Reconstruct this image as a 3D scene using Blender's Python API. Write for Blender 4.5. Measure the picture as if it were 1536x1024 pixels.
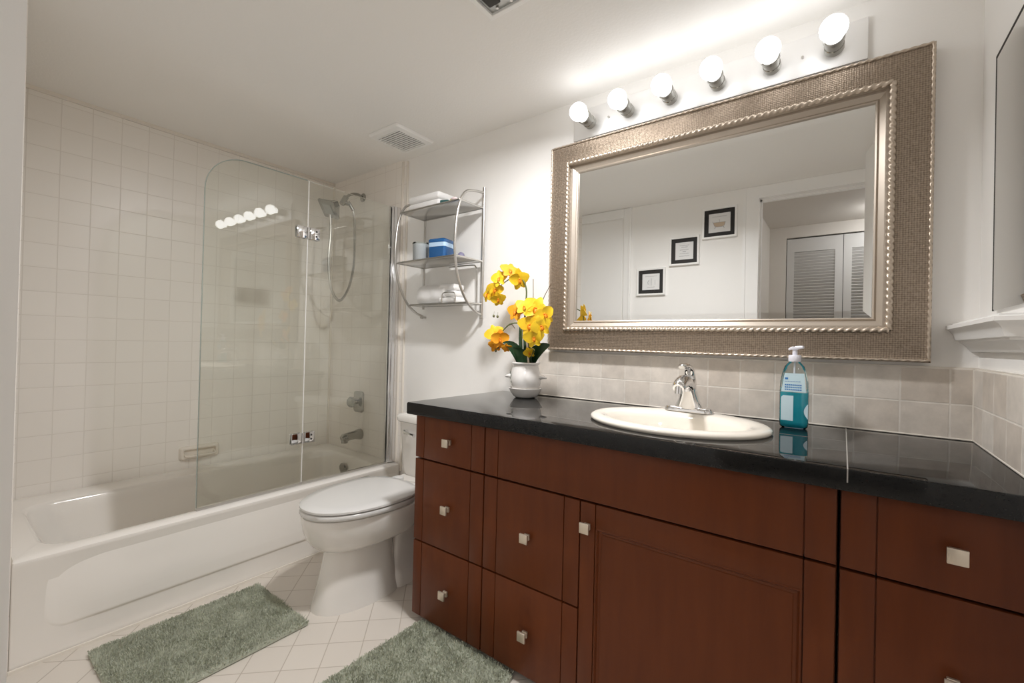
import bpy, bmesh, math, random
from mathutils import Vector, Matrix, noise
random.seed(7)
PI = math.pi
C = bpy.context.scene.collection
sc = bpy.context.scene
for o in list(bpy.data.objects):
    bpy.data.objects.remove(o)

# ------------------------------------------------------------------ camera
def cam_axes(yaw, pitch, roll):
    f = Vector((-math.sin(yaw)*math.cos(pitch), math.cos(yaw)*math.cos(pitch), math.sin(pitch)))
    r = f.cross(Vector((0, 0, 1))).normalized(); u = r.cross(f)
    c, s = math.cos(roll), math.sin(roll)
    return r*c + u*s, u*c - r*s, f
CAM = Vector((2.8199, -1.7124, 1.0719))
r_, u_, f_ = cam_axes(0.6467, 0.0065, 0.0238)
cd = bpy.data.cameras.new('camera'); cam = bpy.data.objects.new('camera', cd); C.objects.link(cam)
cam.matrix_world = Matrix(((r_.x, u_.x, -f_.x, CAM.x), (r_.y, u_.y, -f_.y, CAM.y), (r_.z, u_.z, -f_.z, CAM.z), (0, 0, 0, 1)))
cd.sensor_fit = 'HORIZONTAL'; cd.sensor_width = 36.0
cd.lens = 665.32*36.0/1536
cd.shift_x = 5.4/1536; cd.shift_y = -4.1/1536
cd.clip_start = 0.01
sc.camera = cam

# ------------------------------------------------------------------ world, light, exposure
w = bpy.data.worlds.new('world'); sc.world = w; w.use_nodes = True
w.node_tree.nodes['Background'].inputs[0].default_value = (1.0, 0.97, 0.93, 1)
w.node_tree.nodes['Background'].inputs[1].default_value = 0.3
sc.view_settings.view_transform = 'Standard'
sc.view_settings.look = 'None'
sc.view_settings.gamma = 1
sc.view_settings.use_curve_mapping = False
sc.view_settings.exposure = 0.25
sc.cycles.max_bounces = 28; sc.cycles.diffuse_bounces = 24; sc.cycles.glossy_bounces = 10
sc.cycles.transparent_max_bounces = 24; sc.cycles.transmission_bounces = 8
sc.cycles.use_denoising = True
sc.cycles.sample_clamp_indirect = 6
BULB = 6.3          # radiance of one lamp bulb
HALL = 42.0          # emission strength of the added hall fill light

la = bpy.data.lights.new('fill_area_light', 'AREA'); la.shape = 'RECTANGLE'; la.size = 0.16; la.size_y = 0.10  # added fill light, hung just below the unlit ceiling fixture
la.energy = 15.5; la.spread = 2.8; la.color = (1.0, 0.99, 0.985)
lo = bpy.data.objects.new('fill_area_light', la); C.objects.link(lo); lo.location = (2.010, -0.660, 2.100); lo.rotation_euler = (0.0, 0.14, 0)
# ------------------------------------------------------------------ materials
def new_mat(name):
    m = bpy.data.materials.new(name); m.use_nodes = True
    nt = m.node_tree; b = nt.nodes['Principled BSDF']
    return m, nt, b
def N(nt, t, **k):
    n = nt.nodes.new(t)
    for a, v in k.items():
        if a.startswith('i_'): n.inputs[a[2:].replace('_', ' ')].default_value = v
        else: setattr(n, a, v)
    return n
def pbr(name, col, rough=0.5, metal=0.0, spec=0.5, coat=0.0, bump=0.0, bscale=200.0, var=0.0, vscale=6.0):
    m, nt, b = new_mat(name)
    b.inputs['Base Color'].default_value = (*col, 1)
    b.inputs['Roughness'].default_value = rough; b.inputs['Metallic'].default_value = metal
    b.inputs['Specular IOR Level'].default_value = spec; b.inputs['Coat Weight'].default_value = coat
    geo = N(nt, 'ShaderNodeNewGeometry')
    if bump:
        n = N(nt, 'ShaderNodeTexNoise', i_Scale=bscale, i_Detail=3.0)
        bp = N(nt, 'ShaderNodeBump', i_Strength=bump, i_Distance=0.002)
        nt.links.new(geo.outputs['Position'], n.inputs['Vector'])
        nt.links.new(n.outputs['Fac'], bp.inputs['Height']); nt.links.new(bp.outputs['Normal'], b.inputs['Normal'])
    if var:
        n = N(nt, 'ShaderNodeTexNoise', i_Scale=vscale, i_Detail=4.0)
        mx = N(nt, 'ShaderNodeMix', data_type='RGBA')
        mx.inputs[6].default_value = (*[c*(1-var) for c in col], 1); mx.inputs[7].default_value = (*[min(1, c*(1+var)) for c in col], 1)
        nt.links.new(geo.outputs['Position'], n.inputs['Vector'])
        nt.links.new(n.outputs['Fac'], mx.inputs[0]); nt.links.new(mx.outputs[2], b.inputs['Base Color'])
    return m
def tile_mat(name, uaxis, vaxis, size_u, size_v, off_u, off_v, c1, c2, grout, rough, mortar=0.0022, rot=0.0, bump=0.35, mottled=0.0, gr_rough=0.7):
    """Square tiles laid out from world position: uaxis/vaxis are 0,1,2."""
    m, nt, b = new_mat(name)
    geo = N(nt, 'ShaderNodeNewGeometry'); sp = N(nt, 'ShaderNodeSeparateXYZ'); cb = N(nt, 'ShaderNodeCombineXYZ')
    nt.links.new(geo.outputs['Position'], sp.inputs[0])
    src = [sp.outputs[0], sp.outputs[1], sp.outputs[2]]
    nt.links.new(src[uaxis], cb.inputs[0]); nt.links.new(src[vaxis], cb.inputs[1])
    mp = N(nt, 'ShaderNodeMapping'); mp.vector_type = 'POINT'
    mp.inputs['Rotation'].default_value = (0, 0, rot); mp.inputs['Location'].default_value = (-off_u, -off_v, 0)
    nt.links.new(cb.outputs[0], mp.inputs[0])
    br = N(nt, 'ShaderNodeTexBrick', offset=0.0, squash=1.0)
    br.inputs['Scale'].default_value = 1.0; br.inputs['Brick Width'].default_value = size_u; br.inputs['Row Height'].default_value = size_v
    br.inputs['Mortar Size'].default_value = mortar; br.inputs['Mortar Smooth'].default_value = 0.6; br.inputs['Bias'].default_value = 0.0
    br.inputs['Color1'].default_value = (*c1, 1); br.inputs['Color2'].default_value = (*c2, 1); br.inputs['Mortar'].default_value = (*grout, 1)
    nt.links.new(mp.outputs[0], br.inputs['Vector'])
    col = br.outputs['Color']
    if mottled:
        n = N(nt, 'ShaderNodeTexNoise', i_Scale=14.0, i_Detail=6.0, i_Roughness=0.65)
        nt.links.new(geo.outputs['Position'], n.inputs['Vector'])
        rp = N(nt, 'ShaderNodeMapRange'); rp.inputs[1].default_value = 0.3; rp.inputs[2].default_value = 0.75
        rp.inputs[3].default_value = 1-mottled; rp.inputs[4].default_value = 1.05
        nt.links.new(n.outputs['Fac'], rp.inputs[0])
        mx = N(nt, 'ShaderNodeMix', data_type='RGBA', blend_type='MULTIPLY'); mx.inputs[0].default_value = 1
        nt.links.new(col, mx.inputs[6]); nt.links.new(rp.outputs[0], mx.inputs[7]); col = mx.outputs[2]
    nt.links.new(col, b.inputs['Base Color'])
    rr = N(nt, 'ShaderNodeMapRange'); rr.inputs[3].default_value = rough; rr.inputs[4].default_value = gr_rough
    nt.links.new(br.outputs['Fac'], rr.inputs[0]); nt.links.new(rr.outputs[0], b.inputs['Roughness'])
    inv = N(nt, 'ShaderNodeMath', operation='SUBTRACT'); inv.inputs[0].default_value = 1
    nt.links.new(br.outputs['Fac'], inv.inputs[1])
    bp = N(nt, 'ShaderNodeBump', i_Strength=bump, i_Distance=0.0015)
    nt.links.new(inv.outputs[0], bp.inputs['Height']); nt.links.new(bp.outputs['Normal'], b.inputs['Normal'])
    return m
def pane_mat(name, tint, gloss_f0=0.045, diff=None):
    """Thin clear sheet: transparent with a Fresnel mirror on top."""
    m = bpy.data.materials.new(name); m.use_nodes = True; nt = m.node_tree; nt.nodes.clear()
    out = N(nt, 'ShaderNodeOutputMaterial'); tr = N(nt, 'ShaderNodeBsdfTransparent'); gl = N(nt, 'ShaderNodeBsdfGlossy')
    tr.inputs[0].default_value = (*tint, 1); gl.inputs['Roughness'].default_value = 0.0; gl.inputs[0].default_value = (1, 1, 1, 1)
    fr = N(nt, 'ShaderNodeFresnel'); fr.inputs[0].default_value = 1.5
    mx = N(nt, 'ShaderNodeMixShader')
    nt.links.new(fr.outputs[0], mx.inputs[0])
    body = tr.outputs[0]
    if diff:
        df = N(nt, 'ShaderNodeBsdfDiffuse'); df.inputs[0].default_value = (*diff[0], 1)
        m2 = N(nt, 'ShaderNodeMixShader'); m2.inputs[0].default_value = diff[1]
        nt.links.new(tr.outputs[0], m2.inputs[1]); nt.links.new(df.outputs[0], m2.inputs[2]); body = m2.outputs[0]
    nt.links.new(body, mx.inputs[1]); nt.links.new(gl.outputs[0], mx.inputs[2])
    nt.links.new(mx.outputs[0], out.inputs[0])
    return m
def wood_mat(name, dark, light):
    m, nt, b = new_mat(name)
    geo = N(nt, 'ShaderNodeNewGeometry'); mp = N(nt, 'ShaderNodeMapping'); mp.inputs['Scale'].default_value = (9, 9, 1.1)
    nt.links.new(geo.outputs['Position'], mp.inputs[0])
    n1 = N(nt, 'ShaderNodeTexNoise', i_Scale=3.0, i_Detail=5.0, i_Roughness=0.6); n2 = N(nt, 'ShaderNodeTexNoise', i_Scale=1.2, i_Detail=2.0)
    nt.links.new(mp.outputs[0], n1.inputs['Vector']); nt.links.new(geo.outputs['Position'], n2.inputs['Vector'])
    ad = N(nt, 'ShaderNodeMath', operation='MULTIPLY_ADD'); ad.inputs[1].default_value = 0.45
    nt.links.new(n1.outputs['Fac'], ad.inputs[0])
    h = N(nt, 'ShaderNodeMath', operation='MULTIPLY'); h.inputs[1].default_value = 0.55
    nt.links.new(n2.outputs['Fac'], h.inputs[0]); nt.links.new(h.outputs[0], ad.inputs[2])
    cr = N(nt, 'ShaderNodeValToRGB'); cr.color_ramp.elements[0].position = 0.3; cr.color_ramp.elements[1].position = 0.72
    cr.color_ramp.elements[0].color = (*dark, 1); cr.color_ramp.elements[1].color = (*light, 1)
    nt.links.new(ad.outputs[0], cr.inputs[0]); nt.links.new(cr.outputs[0], b.inputs['Base Color'])
    b.inputs['Roughness'].default_value = 0.40; b.inputs['Specular IOR Level'].default_value = 0.22
    return m
def weave_mat(name, c1, c2):
    """Champagne metal leaf pressed with a fine basket weave."""
    m, nt, b = new_mat(name)
    geo = N(nt, 'ShaderNodeTexCoord'); sp = N(nt, 'ShaderNodeSeparateXYZ'); nt.links.new(geo.outputs['Object'], sp.inputs[0])
    def wave(o, k, off=0.0):
        a = N(nt, 'ShaderNodeMath', operation='MULTIPLY_ADD'); a.inputs[1].default_value = k; a.inputs[2].default_value = off
        nt.links.new(o, a.inputs[0]); s = N(nt, 'ShaderNodeMath', operation='SINE'); nt.links.new(a.outputs[0], s.inputs[0]); return s.outputs[0]
    ad = N(nt, 'ShaderNodeMath', operation='ADD'); sb = N(nt, 'ShaderNodeMath', operation='SUBTRACT')
    for q in (ad, sb):
        nt.links.new(sp.outputs[0], q.inputs[0]); nt.links.new(sp.outputs[2], q.inputs[1])
    mu = N(nt, 'ShaderNodeMath', operation='MULTIPLY')
    nt.links.new(wave(ad.outputs[0], 520), mu.inputs[0]); nt.links.new(wave(sb.outputs[0], 520), mu.inputs[1])
    n = N(nt, 'ShaderNodeTexNoise', i_Scale=150.0, i_Detail=4.0); nt.links.new(geo.outputs['Object'], n.inputs['Vector'])
    hh = N(nt, 'ShaderNodeMath', operation='MULTIPLY_ADD'); hh.inputs[1].default_value = 0.30
    nt.links.new(mu.outputs[0], hh.inputs[0]); nt.links.new(n.outputs['Fac'], hh.inputs[2])
    cr = N(nt, 'ShaderNodeValToRGB'); cr.color_ramp.elements[0].position = 0.15; cr.color_ramp.elements[1].position = 0.85
    cr.color_ramp.elements[0].color = (*c1, 1); cr.color_ramp.elements[1].color = (*c2, 1)
    nt.links.new(hh.outputs[0], cr.inputs[0]); nt.links.new(cr.outputs[0], b.inputs['Base Color'])
    bp = N(nt, 'ShaderNodeBump', i_Strength=0.5, i_Distance=0.002)
    nt.links.new(hh.outputs[0], bp.inputs['Height']); nt.links.new(bp.outputs['Normal'], b.inputs['Normal'])
    b.inputs['Metallic'].default_value = 0.75; b.inputs['Roughness'].default_value = 0.42
    return m
def emit_mat(name, col, s):
    m = bpy.data.materials.new(name); m.use_nodes = True; nt = m.node_tree; nt.nodes.clear()
    out = N(nt, 'ShaderNodeOutputMaterial'); e = N(nt, 'ShaderNodeEmission'); e.inputs[0].default_value = (*col, 1); e.inputs[1].default_value = s
    nt.links.new(e.outputs[0], out.inputs[0]); return m

M = {}
M['wall'] = pbr('wall_paint', (0.90, 0.888, 0.868), 0.55, bump=0.12, bscale=160)
M['ceiling'] = pbr('ceiling_paint', (0.90, 0.886, 0.862), 0.6, bump=0.35, bscale=110)
M['hall'] = pbr('hall_paint_dimmed', (0.66, 0.625, 0.58), 0.6, bump=0.12, bscale=160)  # dimness put into the colour, to offset the added hall light
M['closet'] = pbr('closet_paint_dimmed', (0.58, 0.57, 0.555), 0.45)  # darkened as well, so the doors stay dim under the added light
M['trim'] = pbr('trim_paint', (0.90, 0.893, 0.88), 0.35)
TW = ((0.865, 0.828, 0.782), (0.88, 0.845, 0.80), (0.775, 0.735, 0.685))
M['tile_left'] = tile_mat('glazed_tile_left', 1, 2, 0.105, 0.106, -0.825, 1.456, *TW, 0.34)
M['tile_back'] = tile_mat('glazed_tile_back', 0, 2, 0.105, 0.106, 0.035, 1.456, *TW, 0.32)
M['tile_edge'] = pbr('glazed_edge_tile', (0.80, 0.75, 0.68), 0.2)
M['splash'] = tile_mat('tumbled_tile', 0, 2, 0.1035, 0.097, 1.710, 0.833, (0.84, 0.785, 0.72), (0.70, 0.625, 0.55), (0.86, 0.81, 0.745), 0.32, mortar=0.003, mottled=0.22)
M['splash_side'] = tile_mat('tumbled_tile_side', 1, 2, 0.1035, 0.097, 0.0, 0.833, (0.84, 0.785, 0.72), (0.70, 0.625, 0.55), (0.86, 0.81, 0.745), 0.32, mortar=0.003, mottled=0.22)
M['floor'] = tile_mat('floor_tile', 0, 1, 0.118, 0.118, 0.394, -1.488, (0.66, 0.61, 0.55), (0.68, 0.63, 0.57), (0.47, 0.415, 0.36), 0.3, rot=PI/4)
M['tub'] = pbr('bone_enamel', (0.88, 0.85, 0.81), 0.12, spec=0.5, coat=0.3)
M['porcelain'] = pbr('white_porcelain', (0.80, 0.775, 0.74), 0.09, coat=0.4)
M['seat'] = pbr('white_seat_plastic', (0.66, 0.652, 0.64), 0.16)
M['sink'] = pbr('biscuit_porcelain', (0.85, 0.80, 0.72), 0.08, coat=0.4)
M['chrome'] = pbr('chrome', (0.82, 0.82, 0.83), 0.06, 1.0)
M['nickel'] = pbr('dull_nickel', (0.40, 0.395, 0.37), 0.22, 1.0)
M['plate'] = pbr('polished_plate', (0.95, 0.95, 0.95), 0.5, 1.0)
M['satin'] = pbr('satin_steel', (0.60, 0.585, 0.56), 0.28, 1.0)
M['shelf_steel'] = pbr('rack_sheet_steel', (0.62, 0.61, 0.59), 0.22, 1.0)
M['knob'] = pbr('brushed_nickel', (0.66, 0.58, 0.48), 0.35, 0.75)
M['granite'] = pbr('black_granite', (0.009, 0.009, 0.009), 0.03, spec=0.28, var=0.5, vscale=300)
M['grout_dark'] = pbr('seam_filler', (0.33, 0.31, 0.29), 0.5)
M['wood'] = wood_mat('cherry_wood', (0.085, 0.0205, 0.0060), (0.150, 0.0390, 0.0105))
M['gap_shade'] = pbr('cabinet_shadow_gap', (0.016, 0.007, 0.005), 0.6)  # shade of the cabinet gaps and toe recess put into the colour
M['mirror'] = pbr('mirror_silver', (0.88, 0.89, 0.885), 0.0, 1.0)
M['weave'] = weave_mat('woven_champagne', (0.20, 0.155, 0.115), (0.40, 0.325, 0.255))
M['leaf'] = pbr('champagne_leaf', (0.56, 0.475, 0.39), 0.34, 0.75)
M['liner'] = pbr('champagne_liner', (0.54, 0.475, 0.405), 0.36, 0.6)
M['bulb'] = emit_mat('lit_bulb', (1.0, 0.992, 0.982), BULB)
M['white'] = pbr('white_plastic', (0.91, 0.905, 0.89), 0.35)
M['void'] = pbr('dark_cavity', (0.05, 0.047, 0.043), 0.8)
M['fixture_in'] = pbr('galvanised_housing', (0.45, 0.46, 0.45), 0.35, 0.8)
M['glass'] = pane_mat('clear_glass', (0.955, 0.965, 0.945))
M['glass_edge'] = pbr('glass_edge', (0.36, 0.40, 0.37), 0.15)
M['towel'] = pbr('white_terry', (0.86, 0.855, 0.85), 0.95, bump=0.7, bscale=420)
M['rug'] = pbr('sage_pile', (0.50, 0.52, 0.425), 0.95, var=0.22, vscale=30)
M['rug_base'] = pbr('sage_backing', (0.38, 0.40, 0.32), 0.95)
M['petal'] = pbr('yellow_petal', (0.90, 0.55, 0.015), 0.55, var=0.25, vscale=45)
M['petal_or'] = pbr('orange_petal', (0.86, 0.36, 0.01), 0.55, var=0.2, vscale=45)
M['lip'] = pbr('orange_lip', (0.75, 0.25, 0.01), 0.5)
M['green'] = pbr('dark_leaf', (0.018, 0.05, 0.02), 0.3)
M['stem'] = pbr('green_stem', (0.10, 0.13, 0.04), 0.5)
M['twig'] = pbr('brown_twig', (0.12, 0.07, 0.04), 0.7)
M['stake'] = pbr('pale_stake', (0.55, 0.46, 0.36), 0.6)
M['bud'] = pbr('olive_bud', (0.16, 0.16, 0.07), 0.5)
M['soil'] = pbr('dark_moss', (0.03, 0.03, 0.015), 0.9)
M['ceramic'] = pbr('white_ceramic', (0.83, 0.81, 0.79), 0.12, coat=0.3)
M['bottle'] = pane_mat('clear_plastic', (0.95, 0.985, 0.985))
M['liquid'] = pane_mat('blue_liquid', (0.30, 0.90, 0.97), diff=((0.03, 0.74, 0.92), 0.78))
M['label'] = pbr('pale_label', (0.60, 0.78, 0.86), 0.4)
M['ink'] = pbr('blue_ink', (0.05, 0.22, 0.55), 0.5)
M['pump'] = pbr('pump_plastic', (0.80, 0.80, 0.88), 0.35)
M['black'] = pbr('black_mat_board', (0.022, 0.02, 0.019), 0.7)
M['paper'] = pbr('print_paper', (0.80, 0.80, 0.80), 0.8)
M['pencil'] = pbr('grey_pencil', (0.40, 0.40, 0.42), 0.9)
M['tan'] = pbr('tan_wash', (0.62, 0.50, 0.38), 0.9)
M['blue'] = pbr('blue_tin', (0.008, 0.085, 0.25), 0.25, coat=0.3)
M['paleblue'] = pbr('pale_blue_band', (0.45, 0.62, 0.80), 0.4)
M['cup'] = pane_mat('frosted_cup', (0.80, 0.84, 0.86), diff=((0.62, 0.66, 0.68), 0.55))
M['wads'] = pbr('beige_cotton', (0.68, 0.62, 0.54), 0.9)
M['teal'] = pbr('dark_teal', (0.02, 0.09, 0.09), 0.4)
M['yellow'] = pbr('pale_yellow_wrap', (0.75, 0.66, 0.28), 0.5)
M['pink'] = pbr('pale_pink_wrap', (0.80, 0.66, 0.66), 0.5)
M['violet'] = pbr('grey_violet', (0.18, 0.17, 0.26), 0.5)
M['acrylic'] = pane_mat('clear_acrylic', (0.85, 0.87, 0.85), diff=((0.5, 0.52, 0.5), 0.25))

# ------------------------------------------------------------------ mesh helpers
def BM(): return bmesh.new()
def box(bm, x0, x1, y0, y1, z0, z1):
    v = [bm.verts.new(p) for p in ((x0, y0, z0), (x1, y0, z0), (x1, y1, z0), (x0, y1, z0), (x0, y0, z1), (x1, y0, z1), (x1, y1, z1), (x0, y1, z1))]
    for f in ((3, 2, 1, 0), (4, 5, 6, 7), (0, 1, 5, 4), (1, 2, 6, 5), (2, 3, 7, 6), (3, 0, 4, 7)):
        bm.faces.new([v[i] for i in f])
    return v
def rbox(bm, x0, x1, y0, y1, z0, z1, r=0.003, seg=2):
    t = BM(); box(t, x0, x1, y0, y1, z0, z1)
    bmesh.ops.bevel(t, geom=t.edges[:], offset=r, segments=seg, affect='EDGES', profile=0.5)
    merge(bm, t)
def merge(bm, t, mat=None):
    if mat is not None: t.transform(mat)
    me = bpy.data.meshes.new('tmp'); t.to_mesh(me); t.free(); bm.from_mesh(me); bpy.data.meshes.remove(me)
def loft(bm, loops, cap0=True, cap1=True, closed=True):
    rings = [[bm.verts.new(p) for p in L] for L in loops]
    n = len(rings[0])
    for a, b in zip(rings, rings[1:]):
        for i in range(n if closed else n-1):
            j = (i+1) % n
            try: bm.faces.new((a[i], a[j], b[j], b[i]))
            except ValueError: pass
    if cap0: bm.faces.new(rings[0][::-1])
    if cap1: bm.faces.new(rings[-1])
    return rings
def frames(pts, closed=False):
    pts = [Vector(p) for p in pts]; n = len(pts); T = []
    for i in range(n):
        a = pts[(i-1) % n] if closed or i > 0 else pts[i]
        b = pts[(i+1) % n] if closed or i < n-1 else pts[i]
        T.append((b-a).normalized())
    ref = Vector((0, 0, 1)) if abs(T[0].z) < 0.9 else Vector((1, 0, 0))
    nrm = (ref - T[0]*ref.dot(T[0])).normalized(); out = []
    for i in range(n):
        nrm = (nrm - T[i]*nrm.dot(T[i])).normalized(); out.append((pts[i], T[i], nrm, T[i].cross(nrm)))
    return out
def tube(bm, pts, r, seg=10, closed=False, caps=True, twist=0.0, lobes=0, lobe_amp=0.0):
    fr = frames(pts, closed); loops = []
    for k, (p, t, a, b) in enumerate(fr):
        rr = r[k] if isinstance(r, (list, tuple)) else r
        L = []
        for i in range(seg):
            th = 2*PI*i/seg
            q = rr*(1 + (lobe_amp*math.cos(lobes*th + twist*k) if lobes else 0))
            L.append(p + a*(q*math.cos(th)) + b*(q*math.sin(th)))
        loops.append(L)
    if closed: loops.append(loops[0])
    loft(bm, loops, caps and not closed, caps and not closed)
    if closed: bmesh.ops.remove_doubles(bm, verts=bm.verts[:], dist=1e-6)
def lathe(bm, prof, seg=28, c=(0, 0, 0), sx=1.0, sy=1.0, cap0=True, cap1=True):
    loops = []
    for r, z in prof:
        loops.append([(c[0]+sx*r*math.cos(2*PI*i/seg), c[1]+sy*r*math.sin(2*PI*i/seg), c[2]+z) for i in range(seg)])
    loft(bm, loops, cap0, cap1)
def cyl(bm, p0, p1, r, seg=16):
    tube(bm, [p0, p1], r, seg)
def bez(p0, p1, p2, p3, n=14):
    p0, p1, p2, p3 = map(Vector, (p0, p1, p2, p3)); out = []
    for i in range(n+1):
        t = i/n; out.append(p0*(1-t)**3 + p1*3*t*(1-t)**2 + p2*3*t*t*(1-t) + p3*t**3)
    return out
def spline(pts, n=8):
    P = [Vector(p) for p in pts]; P = [P[0]*2-P[1]] + P + [P[-1]*2-P[-2]]; out = []
    for i in range(1, len(P)-2):
        a, b, c, d = P[i-1:i+3]
        for k in range(n):
            t = k/n
            out.append(0.5*((b*2) + (c-a)*t + (a*2-b*5+c*4-d)*t*t + (b*3-a-c*3+d)*t**3))
    out.append(P[-2]); return out
def rrect(x0, x1, y0, y1, r, n=8):
    out = []
    for cx, cy, a0 in ((x1-r, y1-r, 0), (x0+r, y1-r, PI/2), (x0+r, y0+r, PI), (x1-r, y0+r, 1.5*PI)):
        for i in range(n+1):
            a = a0 + PI/2*i/n; out.append((cx+r*math.cos(a), cy+r*math.sin(a)))
    return out
def smooth(bm, angle=None):
    for f in bm.faces: f.smooth = True
    if angle is not None:
        ca = math.radians(angle)
        for e in bm.edges:
            if len(e.link_faces) == 2 and e.calc_face_angle(0) > ca: e.smooth = False
WORLD = {}
def obj(name, bm, mat, parent=None, sm=35, origin=None, mats=None):
    bmesh.ops.recalc_face_normals(bm, faces=bm.faces[:])
    if sm: smooth(bm, sm)
    xs = [v.co for v in bm.verts]
    if origin is None:
        origin = Vector(((min(v.x for v in xs)+max(v.x for v in xs))/2, (min(v.y for v in xs)+max(v.y for v in xs))/2, min(v.z for v in xs)))
    origin = Vector(origin)
    bm.transform(Matrix.Translation(-origin))
    me = bpy.data.meshes.new(name); bm.to_mesh(me); bm.free()
    me.materials.append(M[mat] if isinstance(mat, str) else mat)
    o = bpy.data.objects.new(name, me); C.objects.link(o)
    if parent is not None:
        o.parent = parent; o.location = origin - WORLD[parent.name]
    else: o.location = origin
    WORLD[o.name] = origin
    return o
def thing(name, label, cat, loc, group=None):
    o = bpy.data.objects.new(name, None); C.objects.link(o); o.location = loc; o.empty_display_size = 0.05
    WORLD[o.name] = Vector(loc); return tag(o, label, cat, group)
def tag(o, label, cat, group=None):
    o['label'] = label; o['category'] = cat
    if group: o['group'] = group
    return o
def kids(o): return [c for c in bpy.data.objects if c.parent == o]
def copy_tree(o, loc=None, parent=None):
    c = o.copy(); C.objects.link(c)
    if parent is not None: c.parent = parent
    if loc is not None:
        c.location = loc; WORLD[c.name] = Vector(loc)
    for ch in kids(o): copy_tree(ch, None, c)
    return c
def struct(name, bm, mat, sm=None, parent=None):
    o = obj(name, bm, mat, parent, sm)
    if parent is None: o['kind'] = 'structure'
    return o

# ================================================================== THE SETTING
H = 2.130; W = 3.111; YW = -1.676; HX0, HX1, HY = 2.27, 3.95, -3.0
DX0, DX1, DZ = 2.356, 3.074, 2.054
b = BM(); box(b, -0.12, HX1+0.1, HY-0.12, 0.12, -0.12, 0.0); struct('floor', b, 'floor')
b = BM(); box(b, -0.12, HX1+0.1, YW-0.118, 0.12, H, H+0.12); struct('ceiling', b, 'ceiling')
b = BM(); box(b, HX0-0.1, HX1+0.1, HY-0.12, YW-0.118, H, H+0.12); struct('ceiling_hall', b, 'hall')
b = BM(); box(b, -0.12, W+0.12, 0.0, 0.12, 0, H); struct('wall_back', b, 'wall')
b = BM(); box(b, -0.12, 0.0, YW-0.118, 0.0, 0, H); struct('wall_left', b, 'tile_left')
b = BM(); box(b, W, W+0.12, YW-0.118, 0.0, 0, H); struct('wall_right', b, 'wall')
b = BM()
box(b, 0.0, DX0, YW-0.118, YW, 0, H); box(b, DX0, DX1, YW-0.118, YW, DZ, H); box(b, DX1, W, YW-0.118, YW, 0, H)
struct('wall_front', b, 'wall')
b = BM(); box(b, 0.0, 0.768, YW, -1.530, 0, H); struct('wall_alcove', b, 'tile_back')
b = BM(); box(b, 0.0, 0.722, -0.012, 0.0, 0.30, H); struct('wall_shower', b, 'tile_back')
# hall beyond the doorway
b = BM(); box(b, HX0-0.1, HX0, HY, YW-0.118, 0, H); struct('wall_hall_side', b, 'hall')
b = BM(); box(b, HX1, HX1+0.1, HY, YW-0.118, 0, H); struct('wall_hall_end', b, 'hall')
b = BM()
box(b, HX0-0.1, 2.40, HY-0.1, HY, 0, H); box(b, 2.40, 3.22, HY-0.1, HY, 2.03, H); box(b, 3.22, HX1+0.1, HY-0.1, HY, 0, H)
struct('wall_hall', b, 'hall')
b = BM(); box(b, W, HX1, YW-0.118, YW-0.018, 0, H); struct('wall_hall_front', b, 'wall')
# trims
b = BM(); tube(b, [(0.722, -0.006, 0.30), (0.722, -0.006, H-0.01)], 0.009, 8); tube(b, [(0.760, -0.003, 0.30), (0.760, -0.003, H-0.012)], 0.0075, 8)
struct('trim_1', b, 'tile_edge', 40)
b = BM(); box(b, 0.722, 0.760, -0.006, 0.0, 0.30, H-0.008); struct('trim_2', b, 'tile_back')
b = BM(); box(b, 0.0, 0.011, -1.53, -0.0, H-0.017, H); struct('trim_3', b, 'tile_edge')
b = BM(); tube(b, [(0.004, -0.016, 0.34), (0.004, -0.016, H-0.02)], 0.006, 6); struct('trim_4', b, 'tile_edge', 40)
b = BM(); box(b, 0.764, 0.772, -1.53, 0.0, 0.0, 0.010); struct('trim_5', b, 'tile_edge')
# doorway casing and jamb
b = BM()
def casing(b, x0, x1, ztop, y, out, wd=0.075, hd=None):
    """Flat casing with a raised back band round an opening; out = +1 towards the room."""
    hd = hd or wd
    y1 = y + out*0.012
    for (a, c, z0, z1) in ((x0-wd, x0, 0, ztop+hd), (x1, x1+wd, 0, ztop+hd), (x0, x1, ztop, ztop+hd)):
        if c-a > 0.005: box(b, a, c, min(y, y1), max(y, y1), z0, z1)
casing(b, DX0+0.0, DX1, DZ, YW-0.118, -1, 0.07)
struct('trim_6', b, 'trim')
b = BM()
LX0, LX1, LZ = DX0+0.004, DX1-0.004, DZ-0.004
box(b, DX0-0.084, LX0, YW, YW+0.003, 0, H-0.001); box(b, LX0, LX1, YW, YW+0.003, LZ, H-0.001)
box(b, DX0-0.090, DX0-0.072, YW+0.003, YW+0.008, 0, H-0.001); box(b, DX0-0.012, LX0, YW+0.003, YW+0.004, 0, LZ+0.012); box(b, LX0, LX1, YW+0.003, YW+0.008, LZ, LZ+0.014)
struct('trim_7', b, 'trim')
b = BM(); box(b, DX0, LX0, YW-0.118, YW, 0, DZ); box(b, LX1, DX1, YW-0.118, YW, 0, DZ); box(b, LX0, LX1, YW-0.118, YW, LZ, DZ)
box(b, LX0, LX0+0.010, YW-0.085, YW-0.05, 0, LZ); box(b, LX0, LX1, YW-0.085, YW-0.05, LZ-0.012, LZ); struct('trim_8', b, 'trim')
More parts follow.
